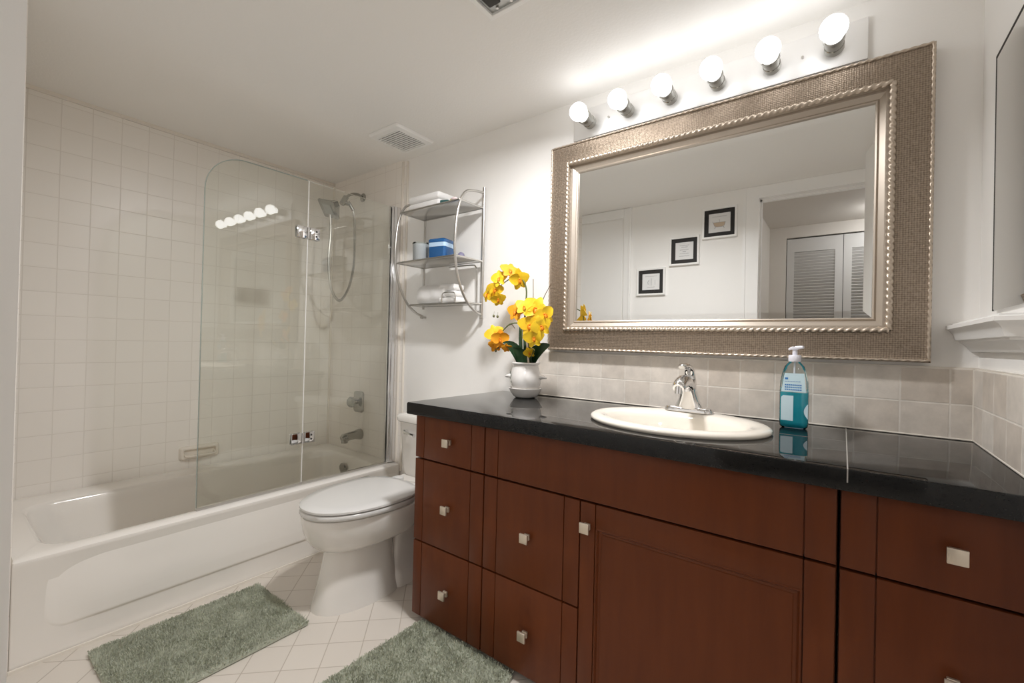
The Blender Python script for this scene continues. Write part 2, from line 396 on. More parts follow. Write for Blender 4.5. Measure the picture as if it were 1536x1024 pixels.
# closed door on the same wall
dr = BM(); rbox(dr, 0.845, 1.412, YW, YW+0.006, 0.01, 2.045, 0.002)
door1 = struct('door_1', dr, 'trim')
b = BM(); rbox(b, 1.424, 1.482, YW, YW+0.016, 0, H-0.002, 0.004); rbox(b, 0.775, 0.833, YW, YW+0.016, 0, H-0.002, 0.004); rbox(b, 0.833, 1.424, YW, YW+0.016, 2.056, H-0.002, 0.004)
rbox(b, 1.466, 1.484, YW, YW+0.021, 0, H-0.002, 0.004)
struct('trim_9', b, 'trim')
b = BM(); tube(b, [(0.905, YW+0.006, 0.96), (0.905, YW+0.035, 0.96)], [0.012, 0.012], 14)
lathe_pts = [(0.012, 0), (0.026, 0.008), (0.029, 0.02), (0.022, 0.032), (0.0, 0.036)]
t = BM(); lathe(t, [(0.0001, 0)] + lathe_pts[:-1] + [(0.0001, 0.036)], 20); merge(b, t, Matrix.Translation((0.905, YW+0.034, 0.96)) @ Matrix.Rotation(-PI/2, 4, 'X'))
obj('door_handle', b, 'satin', door1)
# louvred closet leaves across the hall
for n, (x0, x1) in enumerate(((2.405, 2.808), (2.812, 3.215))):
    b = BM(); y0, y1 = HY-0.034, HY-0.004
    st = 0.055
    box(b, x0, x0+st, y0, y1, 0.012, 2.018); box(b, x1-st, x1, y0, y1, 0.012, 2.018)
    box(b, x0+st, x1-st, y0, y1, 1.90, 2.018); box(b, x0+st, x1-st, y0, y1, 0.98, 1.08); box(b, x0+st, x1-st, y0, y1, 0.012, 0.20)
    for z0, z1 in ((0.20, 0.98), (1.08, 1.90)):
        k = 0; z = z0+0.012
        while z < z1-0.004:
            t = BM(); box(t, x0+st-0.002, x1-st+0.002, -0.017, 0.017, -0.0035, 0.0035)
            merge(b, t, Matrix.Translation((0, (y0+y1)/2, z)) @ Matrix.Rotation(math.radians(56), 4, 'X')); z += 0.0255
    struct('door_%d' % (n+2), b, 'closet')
b = BM(); box(b, 2.40, 3.22, HY-0.16, HY-0.1, 0, 2.03); struct('wall_closet', b, 'void')  # backing of the louvres, closet shade put into its dark colour

# ================================================================== BATHTUB
tub = thing('bathtub', 'bone enamelled alcove bathtub with embossed apron along the tiled wall', 'bathtub', (0.38, -0.77, 0))
ZT = 0.346
b = BM()
def ring(x0, x1, y0, y1, r, z): return [(x, y, z) for x, y in rrect(x0, x1, y0, y1, r)]
loops = [ring(0.002, 0.760, -1.528, -0.013, 0.004, 0.0), ring(0.002, 0.760, -1.528, -0.013, 0.004, ZT-0.022),
         ring(0.002, 0.762, -1.528, -0.013, 0.004, ZT-0.018), ring(0.003, 0.761, -1.527, -0.014, 0.005, ZT-0.006), ring(0.006, 0.752, -1.524, -0.017, 0.008, ZT),
         ring(0.128, 0.702, -1.462, -0.098, 0.10, ZT), ring(0.136, 0.694, -1.452, -0.104, 0.10, ZT-0.004), ring(0.142, 0.688, -1.446, -0.109, 0.10, ZT-0.014),
         ring(0.150, 0.680, -1.425, -0.118, 0.105, ZT-0.08), ring(0.165, 0.664, -1.38, -0.128, 0.11, ZT-0.17), ring(0.185, 0.645, -1.31, -0.145, 0.12, ZT-0.25),
         ring(0.215, 0.615, -1.24, -0.175, 0.12, ZT-0.281), ring(0.25, 0.58, -1.19, -0.21, 0.11, ZT-0.288)]
loft(b, loops, True, True); obj('basin', b, 'tub', tub, 40)
b = BM(); ay0, ay1, az0, az1, ar = -1.458, -0.02, 0.086, 0.315, 0.060
def apron_h(y, z):
    qy = max(ay0+ar-y, 0, y-(ay1-ar)); qz = max(az0+ar-z, 0); d = ar-math.hypot(qy, qz)      # distance inside the rounded panel
    t_ = max(0, min(1, d/0.013)); t_ = t_*t_*(3-2*t_)
    fz = max(0, min(1, (az1-z)/0.17)); fy = max(0.30, min(1, (y+1.47)/0.16))
    return 0.0080*t_*fz*fy
ys_ = [ay0-0.004+k*0.004 for k in range(60)]+[ay0+0.236+k*0.03 for k in range(33)]+[ay1-0.21+k*0.006 for k in range(36)]; ys_ = sorted(y for y in ys_ if y <= ay1); zs_ = [az0-0.004+k*0.0045 for k in range(52)]
g = [[b.verts.new((0.7592+apron_h(y, z), y, z)) for z in zs_] for y in ys_]
for p_, q_ in zip(g, g[1:]):
    for k in range(len(zs_)-1): b.faces.new((p_[k], q_[k], q_[k+1], p_[k+1]))
obj('apron_panel', b, 'tub', tub, 80)
b = BM(); lathe(b, [(0.0001, 0), (0.032, 0), (0.034, 0.004), (0.030, 0.010), (0.014, 0.013), (0.0001, 0.013)], 24)
b.transform(Matrix.Translation((0.372, -0.126, 0.268)) @ Matrix.Rotation(PI/2+0.10, 4, 'X')); obj('overflow_plate', b, 'nickel', tub)

# ================================================================== SHOWER SCREEN
scr = thing('shower_screen', 'frameless two panel glass bath screen with arched corner on the tub rim', 'shower screen', (0.702, -0.5, ZT))
GX0, GX1 = 0.698, 0.706
def pane(name, ys, zs0, top):   # top = list of (y,z) from high y to low y
    o = [(ys[1], zs0), ] + top + [(ys[0], zs0)]
    b = BM(); loops = [[(x, y, z) for y, z in o] for x in (GX0, GX1)]
    loft(b, loops, True, True); return b
fixp = pane('fixed_panel', (-0.570, -0.050), 0.3565, [(-0.050, 1.842), (-0.570, 1.842)])
p1 = obj('fixed_panel', fixp, 'glass', scr, None)
arc = [(-0.576, 1.842)]
cy, cz, R = -1.018+0.16, 1.842-0.16-0.02, 0.16
arc += [(-0.86, 1.838)]
for i in range(1, 13):
    a = PI/2 + PI/2*i/12; arc.append((cy+R*math.cos(a), cz+0.016+R*math.sin(a)))
SWING = Matrix.Translation((0.702, -0.574, 0)) @ Matrix.Rotation(math.radians(1.0), 4, 'Z') @ Matrix.Translation((-0.702, 0.574, 0))
pb = pane('swing_panel', (-1.018, -0.576), 0.3575, arc); pb.transform(SWING)
p2 = obj('swing_panel', pb, 'glass', scr, None)
b = BM(); box(b, GX0-0.0006, GX1+0.0006, -0.5745, -0.5715, 0.357, 1.841); obj('seam_strip', b, 'trim', scr, None)
b = BM(); tube(b, [(0.702, -1.0185, 0.358)] + [(0.702, y-0.0005, z) for y, z in reversed(arc[1:])] + [(0.702, -0.58, 1.8425)], 0.0022, 6); b.transform(SWING); obj('polished_edge', b, 'glass_edge', scr)
b = BM(); box(b, 0.694, 0.710, -0.574, -0.060, 0.347, 0.3562); obj('sill_seal', b, 'satin', scr, None)
b = BM(); box(b, 0.695, 0.709, -1.018, -0.575, 0.3465, 0.3572); b.transform(SWING); obj('drip_seal', b, 'satin', scr, None)
b = BM(); rbox(b, 0.684, 0.720, -0.058, -0.012, 0.352, 1.848, 0.004); rbox(b, 0.690, 0.714, -0.074, -0.057, 0.352, 1.848, 0.004)
obj('wall_channel', b, 'chrome', scr)
def hinge(z0, z1):
    b = BM(); 
    for y0, y1 in ((-0.632, -0.581), (-0.565, -0.514)):
        rbox(b, 0.690, 0.6975, y0, y1, z0, z1, 0.003); rbox(b, 0.7065, 0.716, y0, y1, z0, z1, 0.003)
        box(b, 0.697, 0.707, y0+0.008, y1-0.008, z0+0.008, z1-0.008)
    cyl(b, (0.712, -0.573, z0+0.002), (0.712, -0.573, z1-0.002), 0.0055, 12)
    h = obj('hinge', b, 'chrome', scr)
    b = BM()
    for z in (z0+0.018, z1-0.016): cyl(b, (0.7155, -0.533, z), (0.7168, -0.533, z), 0.005, 12)
    obj('hinge_screw', b, 'void', h)
hinge(1.553, 1.612); hinge(0.548, 0.602)

# shower fittings
sh = thing('hand_shower', 'chrome handheld shower head with hose hanging from the wall arm', 'shower head', (0.338, -0.012, 1.975))
b = BM(); tube(b, spline([(0.338, -0.012, 1.975), (0.339, -0.06, 1.985), (0.341, -0.11, 1.968), (0.342, -0.145, 1.935)], 6), 0.0085, 12); obj('arm', b, 'nickel', sh)
b = BM(); lathe(b, [(0.0001, 0), (0.027, 0), (0.028, 0.004), (0.018, 0.012), (0.010, 0.014), (0.0001, 0.014)], 24); b.transform(Matrix.Translation((0.338, -0.012, 1.975)) @ Matrix.Rotation(PI/2, 4, 'X')); obj('wall_flange', b, 'nickel', sh)
b = BM(); cyl(b, (0.342, -0.138, 1.945), (0.343, -0.165, 1.895), 0.017, 14); cyl(b, (0.350, -0.128, 1.918), (0.362, -0.098, 1.868), 0.010, 12); cyl(b, (0.342, -0.165, 1.905), (0.352, -0.118, 1.905), 0.013, 12); obj('diverter', b, 'nickel', sh)
b = BM()
sq = lambda s, z: [(x, y, z) for x, y in rrect(-s, s, -s, s, s*0.18, 4)]
loft(b, [sq(0.018, 0.075), sq(0.026, 0.060), sq(0.050, 0.022), sq(0.060, 0.008), sq(0.060, 0.0)], True, True)
hm = Matrix.Translation((0.325, -0.245, 1.845)) @ Matrix.Rotation(math.radians(-47), 4, 'X') @ Matrix.Rotation(math.radians(20), 4, 'Z')
b.transform(hm); hd_ = obj('head', b, 'nickel', sh, 30)
b = BM(); lathe(b, [(0.0001, -0.003), (0.046, -0.003), (0.050, 0.001), (0.0001, 0.001)], 4); b.transform(hm @ Matrix.Rotation(PI/4, 4, 'Z')); obj('spray_face', b, 'fixture_in', hd_)
b = BM(); tube(b, spline([(0.330, -0.235, 1.815), (0.335, -0.232, 1.70), (0.335, -0.24, 1.55), (0.340, -0.225, 1.38), (0.352, -0.175, 1.298), (0.366, -0.125, 1.37), (0.368, -0.090, 1.52), (0.366, -0.086, 1.70), (0.364, -0.090, 1.82), (0.360, -0.100, 1.872)], 14), [0.0072 + (0.0009 if k % 2 else 0) for k in range(9*14+1)], 10); obj('hose', b, 'satin', sh)

vl = thing('shower_valve', 'square chrome shower valve with clear knob above the tub spout', 'valve', (0.350, -0.012, 0.60))
b = BM(); loft(b, [[(x, y, z) for x, z in rrect(0.350-s, 0.350+s, 0.665-h, 0.665+h, 0.018, 5)] for y, s, h in ((-0.012, 0.050, 0.066), (-0.018, 0.050, 0.066), (-0.022, 0.045, 0.061))], True, True); obj('escutcheon', b, 'nickel', vl)
b = BM(); cyl(b, (0.350, -0.02, 0.668), (0.350, -0.055, 0.668), 0.017, 16); obj('stem_sleeve', b, 'chrome', vl)
b = BM(); lathe(b, [(0.0001, 0), (0.020, 0), (0.034, 0.012), (0.035, 0.024), (0.026, 0.036), (0.0001, 0.038)], 10); b.transform(Matrix.Translation((0.350, -0.050, 0.668)) @ Matrix.Rotation(PI/2, 4, 'X')); obj('knob', b, 'acrylic', vl, 25)
b = BM(); tube(b, [(0.372, -0.012, 0.462), (0.372, -0.022, 0.462), (0.372, -0.05, 0.462), (0.372, -0.10, 0.458), (0.372, -0.128, 0.452), (0.372, -0.142, 0.446)], [0.034, 0.034, 0.026, 0.025, 0.027, 0.020], 20)
cyl(b, (0.372, -0.124, 0.455), (0.372, -0.124, 0.423), 0.020, 16); tag(obj('tub_spout', b, 'nickel'), 'round chrome bath spout low on the tiled shower wall', 'spout')
sd = thing('soap_dish', 'bone ceramic soap dish set into the long tiled wall', 'soap dish', (0.0, -0.777, 0.395))
b = BM()
y0, y1, z0, z1 = -0.868, -0.686, 0.397, 0.462
def yz(e, r=0.010): return rrect(y0+e, y1-e, z0+e, z1-e, r, 4)
loft(b, [[(x, y, z) for y, z in yz(e, max(0.004, 0.012-e*0.3))] for x, e in ((0.0, -0.004), (0.010, -0.002), (0.020, 0.003), (0.022, 0.010), (0.019, 0.015), (0.004, 0.018))], True, True); obj('dish', b, 'tile_edge', sd, 40)
b = BM(); tube(b, spline([(0.006, y0+0.02, z0+0.026), (0.032, y0+0.028, z0+0.018), (0.036, -0.777, z0+0.016), (0.032, y1-0.028, z0+0.018), (0.006, y1-0.02, z0+0.026)], 6), 0.0055, 8); obj('lip_bar', b, 'tile_edge', sd)

# ================================================================== TOILET
TX = 1.195
to = thing('toilet', 'white porcelain toilet with closed elongated lid between tub and vanity', 'toilet', (TX, -0.42, 0))
def egg(yf, yb, hw, z, n=40, cx=TX, sq=2.3, ywide=0.58):
    """Closed outline: rounded nose at yf (front), blunter back at yb."""
    yc = yf + (yb-yf)*ywide; out = []
    for i in range(n):
        a = 2*PI*i/n; c, s = math.cos(a), math.sin(a)
        x = hw*math.copysign(abs(c)**(2/2.15), c)
        if s < 0: y = yc + (yc-yf)*(-abs(s)**(2/2.05))
        else: y = yc + (yb-yc)*(abs(s)**(2/3.4))
        out.append((cx+x, y, z))
    return out
b = BM()
loft(b, [egg(-0.776, -0.405, 0.121, 0.0), egg(-0.775, -0.405, 0.120, 0.008), egg(-0.768, -0.41, 0.115, 0.03), egg(-0.752, -0.42, 0.104, 0.09), egg(-0.738, -0.425, 0.094, 0.15), egg(-0.728, -0.43, 0.087, 0.205), egg(-0.726, -0.43, 0.086, 0.226),
         egg(-0.734, -0.41, 0.102, 0.230), egg(-0.758, -0.37, 0.127, 0.238), egg(-0.781, -0.33, 0.149, 0.256), egg(-0.800, -0.29, 0.166, 0.285), egg(-0.811, -0.26, 0.175, 0.315), egg(-0.817, -0.24, 0.180, 0.342), egg(-0.819, -0.23, 0.182, 0.362),
         egg(-0.816, -0.23, 0.180, 0.372), egg(-0.806, -0.24, 0.170, 0.376)], True, True)
t = BM(); ob = lambda s, y0, y1, z: [(x, y, z) for x, y in rrect(TX-s, TX+s, y0, y1, 0.03, 5)]
loft(t, [ob(0.115, -0.46, -0.10, 0.0), ob(0.112, -0.46, -0.10, 0.05), ob(0.085, -0.46, -0.11, 0.08), ob(0.080, -0.44, -0.12, 0.20), ob(0.10, -0.42, -0.06, 0.27), ob(0.17, -0.38, -0.035, 0.33), ob(0.185, -0.34, -0.03, 0.372)], True, True); merge(b, t)
obj('bowl', b, 'porcelain', to, 50)
b = BM(); lathe(b, [(0.0001, 0), (0.013, 0), (0.012, 0.010), (0.007, 0.017), (0.0001, 0.019)], 16, (TX+0.128, -0.33, 0.048)); obj('bolt_cap', b, 'porcelain', to)
b = BM(); 
loft(b, [egg(-0.806, -0.345, 0.170, 0.3765), egg(-0.806, -0.345, 0.170, 0.3800), egg(-0.820, -0.345, 0.182, 0.3805), egg(-0.822, -0.345, 0.184, 0.383), egg(-0.822, -0.345, 0.184, 0.3965), egg(-0.819, -0.347, 0.181, 0.3995), egg(-0.806, -0.355, 0.168, 0.400)], True, True); obj('seat', b, 'seat', to, 45)
b = BM()
loft(b, [egg(-0.806, -0.355, 0.168, 0.4005), egg(-0.806, -0.355, 0.168, 0.4035), egg(-0.820, -0.343, 0.182, 0.4040), egg(-0.8225, -0.342, 0.1845, 0.4055), egg(-0.8225, -0.342, 0.1845, 0.4130), egg(-0.818, -0.345, 0.181, 0.4165), egg(-0.775, -0.37, 0.145, 0.4190), egg(-0.71, -0.42, 0.08, 0.4198)], True, True); obj('lid', b, 'seat', to, 45)
for s in (-1, 1):
    b = BM(); rbox(b, TX+s*0.075-0.022, TX+s*0.075+0.022, -0.345, -0.295, 0.374, 0.412, 0.008, 3); obj('seat_hinge', b, 'seat', to)
b = BM(); rbox(b, TX-0.222, TX-0.172, -0.47, -0.38, 0.376, 0.404, 0.010, 3); rbox(b, TX-0.212, TX-0.168, -0.56, -0.475, 0.380, 0.398, 0.007, 2); obj('side_control', b, 'acrylic', to)
b = BM(); tk = lambda x, y0, y1, z: [(p, q, z) for p, q in rrect(TX-x, TX+x, y0, y1, 0.035, 6)]
loft(b, [tk(0.195, -0.185, -0.022, 0.37), tk(0.205, -0.195, -0.018, 0.40), tk(0.224, -0.205, -0.012, 0.645)], True, True); obj('tank', b, 'porcelain', to, 40)
b = BM(); loft(b, [tk(0.228, -0.210, -0.010, 0.645), tk(0.236, -0.218, -0.008, 0.652), tk(0.238, -0.220, -0.006, 0.672), tk(0.230, -0.212, -0.010, 0.684), tk(0.20, -0.185, -0.03, 0.689)], True, True); obj('tank_lid', b, 'porcelain', to, 40)
b = BM(); cyl(b, (TX-0.15, -0.203, 0.60), (TX-0.15, -0.222, 0.60), 0.012, 14); tube(b, [(TX-0.15, -0.220, 0.60), (TX-0.11, -0.226, 0.597), (TX-0.07, -0.226, 0.592)], [0.008, 0.007, 0.009], 10); obj('flush_lever', b, 'chrome', to)

# ================================================================== VANITY
YF = -0.558; YB = -0.004; TF = 0.020        # front plane, back, thickness of the fronts
ROWS = ((0.030, 0.307), (0.312, 0.618), (0.624, 0.784))
def carcass(x0, x1, root, left_skin=False):
    b = BM(); y0 = YF+TF+0.002
    box(b, x0, x0+0.016, y0, YB, 0.03, 0.785); box(b, x1-0.016, x1, y0, YB, 0.03, 0.785)
    box(b, x0+0.016, x1-0.016, y0, YB, 0.03, 0.046); box(b, x0+0.016, x1-0.016, YB-0.008, YB, 0.046, 0.785)
    obj('carcass', b, 'wood', root, None)
    b = BM(); box(b, x0+0.002, x1-0.002, y0+0.001, y0+0.006, 0.048, 0.784); obj('gap_shade_sheet', b, 'gap_shade', root, None)  # solid sheet behind the fronts, its near-black colour is the shade in the gaps
    b = BM(); box(b, x0+0.02, x1, YF+0.085, YF+0.10, 0.0, 0.03); obj('toe_kick', b, 'gap_shade', root, None)
def knob(x, z, parent):
    b = BM(); rbox(b, x-0.0145, x+0.0145, YF-0.027, YF-0.0205, z-0.0145, z+0.0145, 0.0012, 2); rbox(b, x-0.006, x+0.006, YF-0.021, YF-0.007, z-0.006, z+0.006, 0.001, 1); rbox(b, x-0.009, x+0.009, YF-0.008, YF, z-0.009, z+0.009, 0.001, 1)
    return obj('knob', b, 'knob', parent, 30)
def panel_front(x0, x1, z0, z1, grooves):
    """One flat front cut by thin vertical V grooves."""
    b = BM(); xs = [x0] + list(grooves) + [x1]; g = 0.0022
    for i in range(len(xs)-1):
        a = xs[i] + (g/2 if i else 0); c = xs[i+1] - (g/2 if i < len(xs)-2 else 0)
        rbox(b, a, c, YF, YF+TF, z0, z1, 0.0016, 2)
    if grooves: box(b, x0+0.004, x1-0.004, YF+0.004, YF+TF-0.001, z0+0.004, z1-0.004)
    return b
def drawer(x0, x1, row, grooves, root, kx=None, label=None):
    z0, z1 = ROWS[row]
    d = obj('drawer', panel_front(x0, x1, z0, z1, grooves), 'wood', root, 30)
    if kx is not None: knob(kx, (z0+z1)/2 if row else 0.163, d)
    return d
VG = 'vanity cabinet units under the black countertop'
u1 = thing('vanity_cabinet', 'narrow cherry three drawer vanity unit beside the toilet', 'cabinet', (1.687, -0.28, 0))
carcass(1.517, 1.856, u1)
for r in range(3): drawer(1.515, 1.8565, r, (1.5605, 1.798), u1, 1.694)
u2 = thing('vanity_cabinet', 'wide cherry sink base unit with two drawers and one panelled door', 'cabinet', (2.338, -0.28, 0))
carcass(1.860, 2.816, u2)
z0, z1 = ROWS[2]; obj('false_front', panel_front(1.8615, 2.8145, z0, z1, (1.9165, 2.7585)), 'wood', u2, 30)
for r in range(2): drawer(1.8615, 2.2200, r, (1.9165, 2.1690), u2, 2.042)
z0, z1 = 0.030, 0.618
b = BM()
rbox(b, 2.2235, 2.2690, YF, YF+TF, z0, z1, 0.0016); rbox(b, 2.2712, 2.7575, YF, YF+TF, 0.5525, z1, 0.0016); rbox(b, 2.2712, 2.7575, YF, YF+TF, z0, 0.10, 0.0016)
rbox(b, 2.7600, 2.8145, YF, YF+TF, z0, z1, 0.0016); box(b, 2.228, 2.81, YF+0.008, YF+TF-0.001, z0+0.004, z1-0.004)
dd = obj('door', b, 'wood', u2, 30); knob(2.2475, 0.553, dd)
b = BM()
def prof_loop(e, y): return [(2.2712+e, y, 0.10+e), (2.7575-e, y, 0.10+e), (2.7575-e, y, 0.5525-e), (2.2712+e, y, 0.5525-e)]
loft(b, [prof_loop(0, YF+0.001), prof_loop(0.004, YF-0.0005), prof_loop(0.007, YF+0.004), prof_loop(0.010, YF+0.0025), prof_loop(0.013, YF+0.0045), prof_loop(0.0165, YF+0.0065), prof_loop(0.0175, YF+0.0055)], False, True); obj('door_panel', b, 'wood', dd, 20)
u3 = thing('vanity_cabinet', 'cherry drawer unit at the right end against the wall', 'cabinet', (2.965, -0.28, 0))
carcass(2.820, 3.109, u3)
for r in range(3): drawer(2.8215, 3.1085, r, (2.8790,), u3, 2.990)

# countertop with an elliptical cut-out
SX, SY, SA, SB = 2.410, -0.315, 0.262, 0.215
ct = thing('countertop', 'glossy black granite tile countertop with bullnose edge over cherry cabinets', 'countertop', (2.3, -0.29, 0.787))
ZC = 0.833
b = BM()
def ct_loop(e, z): return [(1.494+e, -0.589+e, z), (3.110, -0.589+e, z), (3.110, -0.001, z), (1.494+e, -0.001, z)]
nS = 48; hole = lambda z: [(SX+(SA-0.022)*math.cos(2*PI*i/nS), SY+(SB-0.022)*math.sin(2*PI*i/nS), z) for i in range(nS)]
def edge_loop(bm, pts):
    v = [bm.verts.new(p) for p in pts]; return v, [bm.edges.new((v[i], v[(i+1) % len(v)])) for i in range(len(v))]
prof = [(0.005, 0.787), (0.0015, 0.7885), (0.0, 0.792), (0.0, 0.827), (0.001, 0.8305), (0.003, 0.8324), (0.006, ZC)]
rings = []
for e, z in prof:
    rings.append([b.verts.new(p) for p in ct_loop(e, z)])
for a, c in zip(rings, rings[1:]):
    for i in range(4): b.faces.new((a[i], a[(i+1) % 4], c[(i+1) % 4], c[i]))
hv = [[b.verts.new(p) for p in hole(z)] for z in (0.787, ZC)]
for i in range(nS): b.faces.new((hv[0][i], hv[1][i], hv[1][(i+1) % nS], hv[0][(i+1) % nS]))
b.edges.ensure_lookup_table()
for R_, h_ in ((rings[0], hv[0]), (rings[-1], hv[1])):
    es = []
    for L in (R_, h_):
        for i in range(len(L)):
            e = b.edges.get((L[i], L[(i+1) % len(L)])); es.append(e)
    bmesh.ops.triangle_fill(b, edges=es, use_beauty=True)
obj('slab', b, 'granite', ct, 30)
b = BM(); box(b, 2.8295, 2.8318, -0.5896, -0.002, 0.806, ZC+0.0004); box(b, 2.68, 2.8296, -0.2580, -0.2568, ZC-0.001, ZC+0.0003); obj('tile_seam', b, 'grout_dark', ct, None)

# backsplash
b = BM(); box(b, 1.710, 3.101, -0.010, -0.0005, ZC+0.0006, 1.027); bs = BM()
sp_ = thing('tile_backsplash', 'two row tumbled beige tile backsplash behind the sink', 'backsplash', (2.6, -0.005, ZC+0.0006))
obj('back_tiles', b, 'splash', sp_, None)
b = BM(); box(b, 3.101, 3.1105, -0.586, -0.0005, ZC+0.0006, 1.027); obj('side_tiles', b, 'splash_side', sp_, None)
b = BM(); box(b, 1.710, 3.1105, -0.0085, -0.0005, 1.027, 1.031); box(b, 3.1025, 3.1105, -0.586, -0.0085, 1.027, 1.031); tube(b, [(3.101, -0.010, ZC+0.003), (3.101, -0.010, 1.027)], 0.002, 6); tube(b, [(3.101, -0.586, ZC+0.003), (3.101, -0.010, ZC+0.003), (1.71, -0.010, ZC+0.003)], 0.0022, 6); obj('grout_bead', b, 'tile_edge', sp_)

# sink
sk = thing('sink', 'oval biscuit drop-in sink set in the black countertop', 'sink', (SX, SY, ZC))
b = BM()
def el(a, c, z, dy=0.0, n=64): return [(SX+a*math.cos(2*PI*i/n), SY+dy+c*math.sin(2*PI*i/n), z) for i in range(n)]
loft(b, [el(SA-0.028, SB-0.028, ZC-0.012), el(SA-0.004, SB-0.004, ZC+0.0006), el(SA, SB, ZC+0.006), el(SA-0.002, SB-0.002, ZC+0.012), el(SA-0.012, SB-0.012, ZC+0.0175), el(SA-0.028, SB-0.028, ZC+0.0185), 
         el(SA-0.050, SB-0.056, ZC+0.016, -0.013), el(SA-0.058, SB-0.066, ZC+0.010, -0.018), el(SA-0.066, SB-0.074, ZC-0.004, -0.020), el(SA-0.078, SB-0.084, ZC-0.040, -0.018), el(SA-0.105, SB-0.10, ZC-0.085, -0.012), el(SA-0.155, SB-0.135, ZC-0.118, -0.004), el(0.03, 0.03, ZC-0.13, 0.0), el(0.022, 0.022, ZC-0.135, 0.0)], False, True)
obj('basin', b, 'sink', sk, 60)
b = BM(); lathe(b, [(0.0001, 0), (0.022, 0), (0.024, 0.003), (0.018, 0.005), (0.0001, 0.004)], 20, (SX, SY, ZC-0.1345)); obj('drain', b, 'chrome', sk)

# faucet
fa = thing('faucet', 'chrome single lever faucet on the back of the sink', 'faucet', (2.407, -0.150, ZC+0.0185))
FZ = ZC+0.0185; FX, FY = 2.407, -0.148
b = BM()
fl = lambda a, c, z: [(FX+x, FY+y, z) for x, y in rrect(-a, a, -c, c, c*0.98, 7)]
loft(b, [fl(0.078, 0.024, FZ), fl(0.078, 0.024, FZ+0.008), fl(0.073, 0.019, FZ+0.015), fl(0.050, 0.012, FZ+0.018)], True, True); obj('base_plate', b, 'chrome', fa, 40)
b = BM()
sec = [((FY+0.000), 0.000, 0.056, 0.022), (FY+0.000, 0.014, 0.043, 0.0235), (FY-0.002, 0.036, 0.033, 0.026), (FY-0.004, 0.060, 0.0275, 0.028), (FY-0.008, 0.084, 0.0245, 0.028), (FY-0.012, 0.100, 0.021, 0.024), (FY-0.014, 0.106, 0.012, 0.014)]
loft(b, [[(FX+w_*math.cos(2*PI*i/28), y+d_*math.sin(2*PI*i/28), FZ+0.006+z) for i in range(28)] for y, z, w_, d_ in sec], True, True); obj('body', b, 'chrome', fa, 60)
b = BM()
pts = spline([(FX, FY-0.004, FZ+0.075), (FX, FY-0.035, FZ+0.098), (FX, FY-0.070, FZ+0.104), (FX, FY-0.105, FZ+0.096), (FX, FY-0.122, FZ+0.085)], 5)
tube(b, pts, [0.0235-0.0035*k/(len(pts)-1) if k < len(pts)-2 else 0.0175 for k in range(len(pts))], 18)
cyl(b, (FX, FY-0.116, FZ+0.094), (FX, FY-0.120, FZ+0.068), 0.0125, 16); obj('spout', b, 'chrome', fa, 50)
b = BM()
pts = spline([(FX, FY+0.006, FZ+0.090), (FX, FY+0.006, FZ+0.118), (FX, FY-0.006, FZ+0.142), (FX, FY-0.034, FZ+0.154), (FX, FY-0.072, FZ+0.156), (FX, FY-0.092, FZ+0.151)], 6)
rr = [(0.023, 0.020), (0.019, 0.016), (0.016, 0.012), (0.015, 0.009), (0.015, 0.007), (0.010, 0.005)]
fr = frames(pts); L = []
for k, (p, tt, a, c) in enumerate(fr):
    q = k/(len(pts)-1)*5; i = min(4, int(q)); f = q-i; wx = rr[i][0]*(1-f)+rr[i+1][0]*f; wt = rr[i][1]*(1-f)+rr[i+1][1]*f
    nn = Vector((1, 0, 0)).cross(tt).normalized(); L.append([p+Vector((1, 0, 0))*(wx*math.cos(2*PI*j/18))+nn*(wt*math.sin(2*PI*j/18)) for j in range(18)])
loft(b, L, True, True); obj('lever', b, 'chrome', fa, 60)

# soap bottle
BX, BY = 2.704, -0.122
bo = thing('soap_bottle', 'clear pump bottle half full of blue hand soap beside the sink', 'soap bottle', (BX, BY, ZC))
def sec_b(a, c, z, rr_=None): return [(BX+x, BY+y, ZC+z) for x, y in rrect(-a, a, -c, c, (rr_ or min(a, c)*0.75), 6)]
b = BM(); loft(b, [sec_b(0.030, 0.018, 0.0005), sec_b(0.0355, 0.0235, 0.006), sec_b(0.037, 0.025, 0.020), sec_b(0.037, 0.025, 0.110), sec_b(0.0355, 0.0245, 0.140), sec_b(0.031, 0.023, 0.165), sec_b(0.025, 0.021, 0.185), sec_b(0.017, 0.0165, 0.195), sec_b(0.0135, 0.0135, 0.200)], True, True); obj('bottle_shell', b, 'bottle', bo, 50)
b = BM(); loft(b, [sec_b(0.029, 0.017, 0.003), sec_b(0.034, 0.022, 0.008), sec_b(0.0355, 0.0235, 0.021), sec_b(0.0355, 0.0235, 0.108)], True, True); obj('liquid', b, 'liquid', bo, 50)
b = BM(); y = BY-0.0256
def quad(b, pts): b.faces.new([b.verts.new(p) for p in pts])
def sheet(b, xz, y0, y1): loft(b, [[(x, yy, z) for x, z in xz] for yy in (y0, y1)], True, True)
sheet(b, [(BX-0.031, ZC+0.110), (BX+0.031, ZC+0.110), (BX+0.026, ZC+0.165), (BX-0.023, ZC+0.165)], y-0.0006, y+0.001); lb = obj('front_label', b, 'label', bo, None)
b = BM()
for k, z in enumerate((0.1145, 0.1215, 0.1285)): 
    for j in range(9):
        xx = BX-0.022+j*0.0048; sheet(b, [(xx, ZC+z), (xx+0.0036, ZC+z), (xx+0.0036, ZC+z+0.0036), (xx, ZC+z+0.0036)], y-0.0011, y-0.0005)
sheet(b, [(BX-0.022, ZC+0.146), (BX-0.014, ZC+0.146), (BX-0.014, ZC+0.152), (BX-0.022, ZC+0.152)], y-0.0011, y-0.0005)
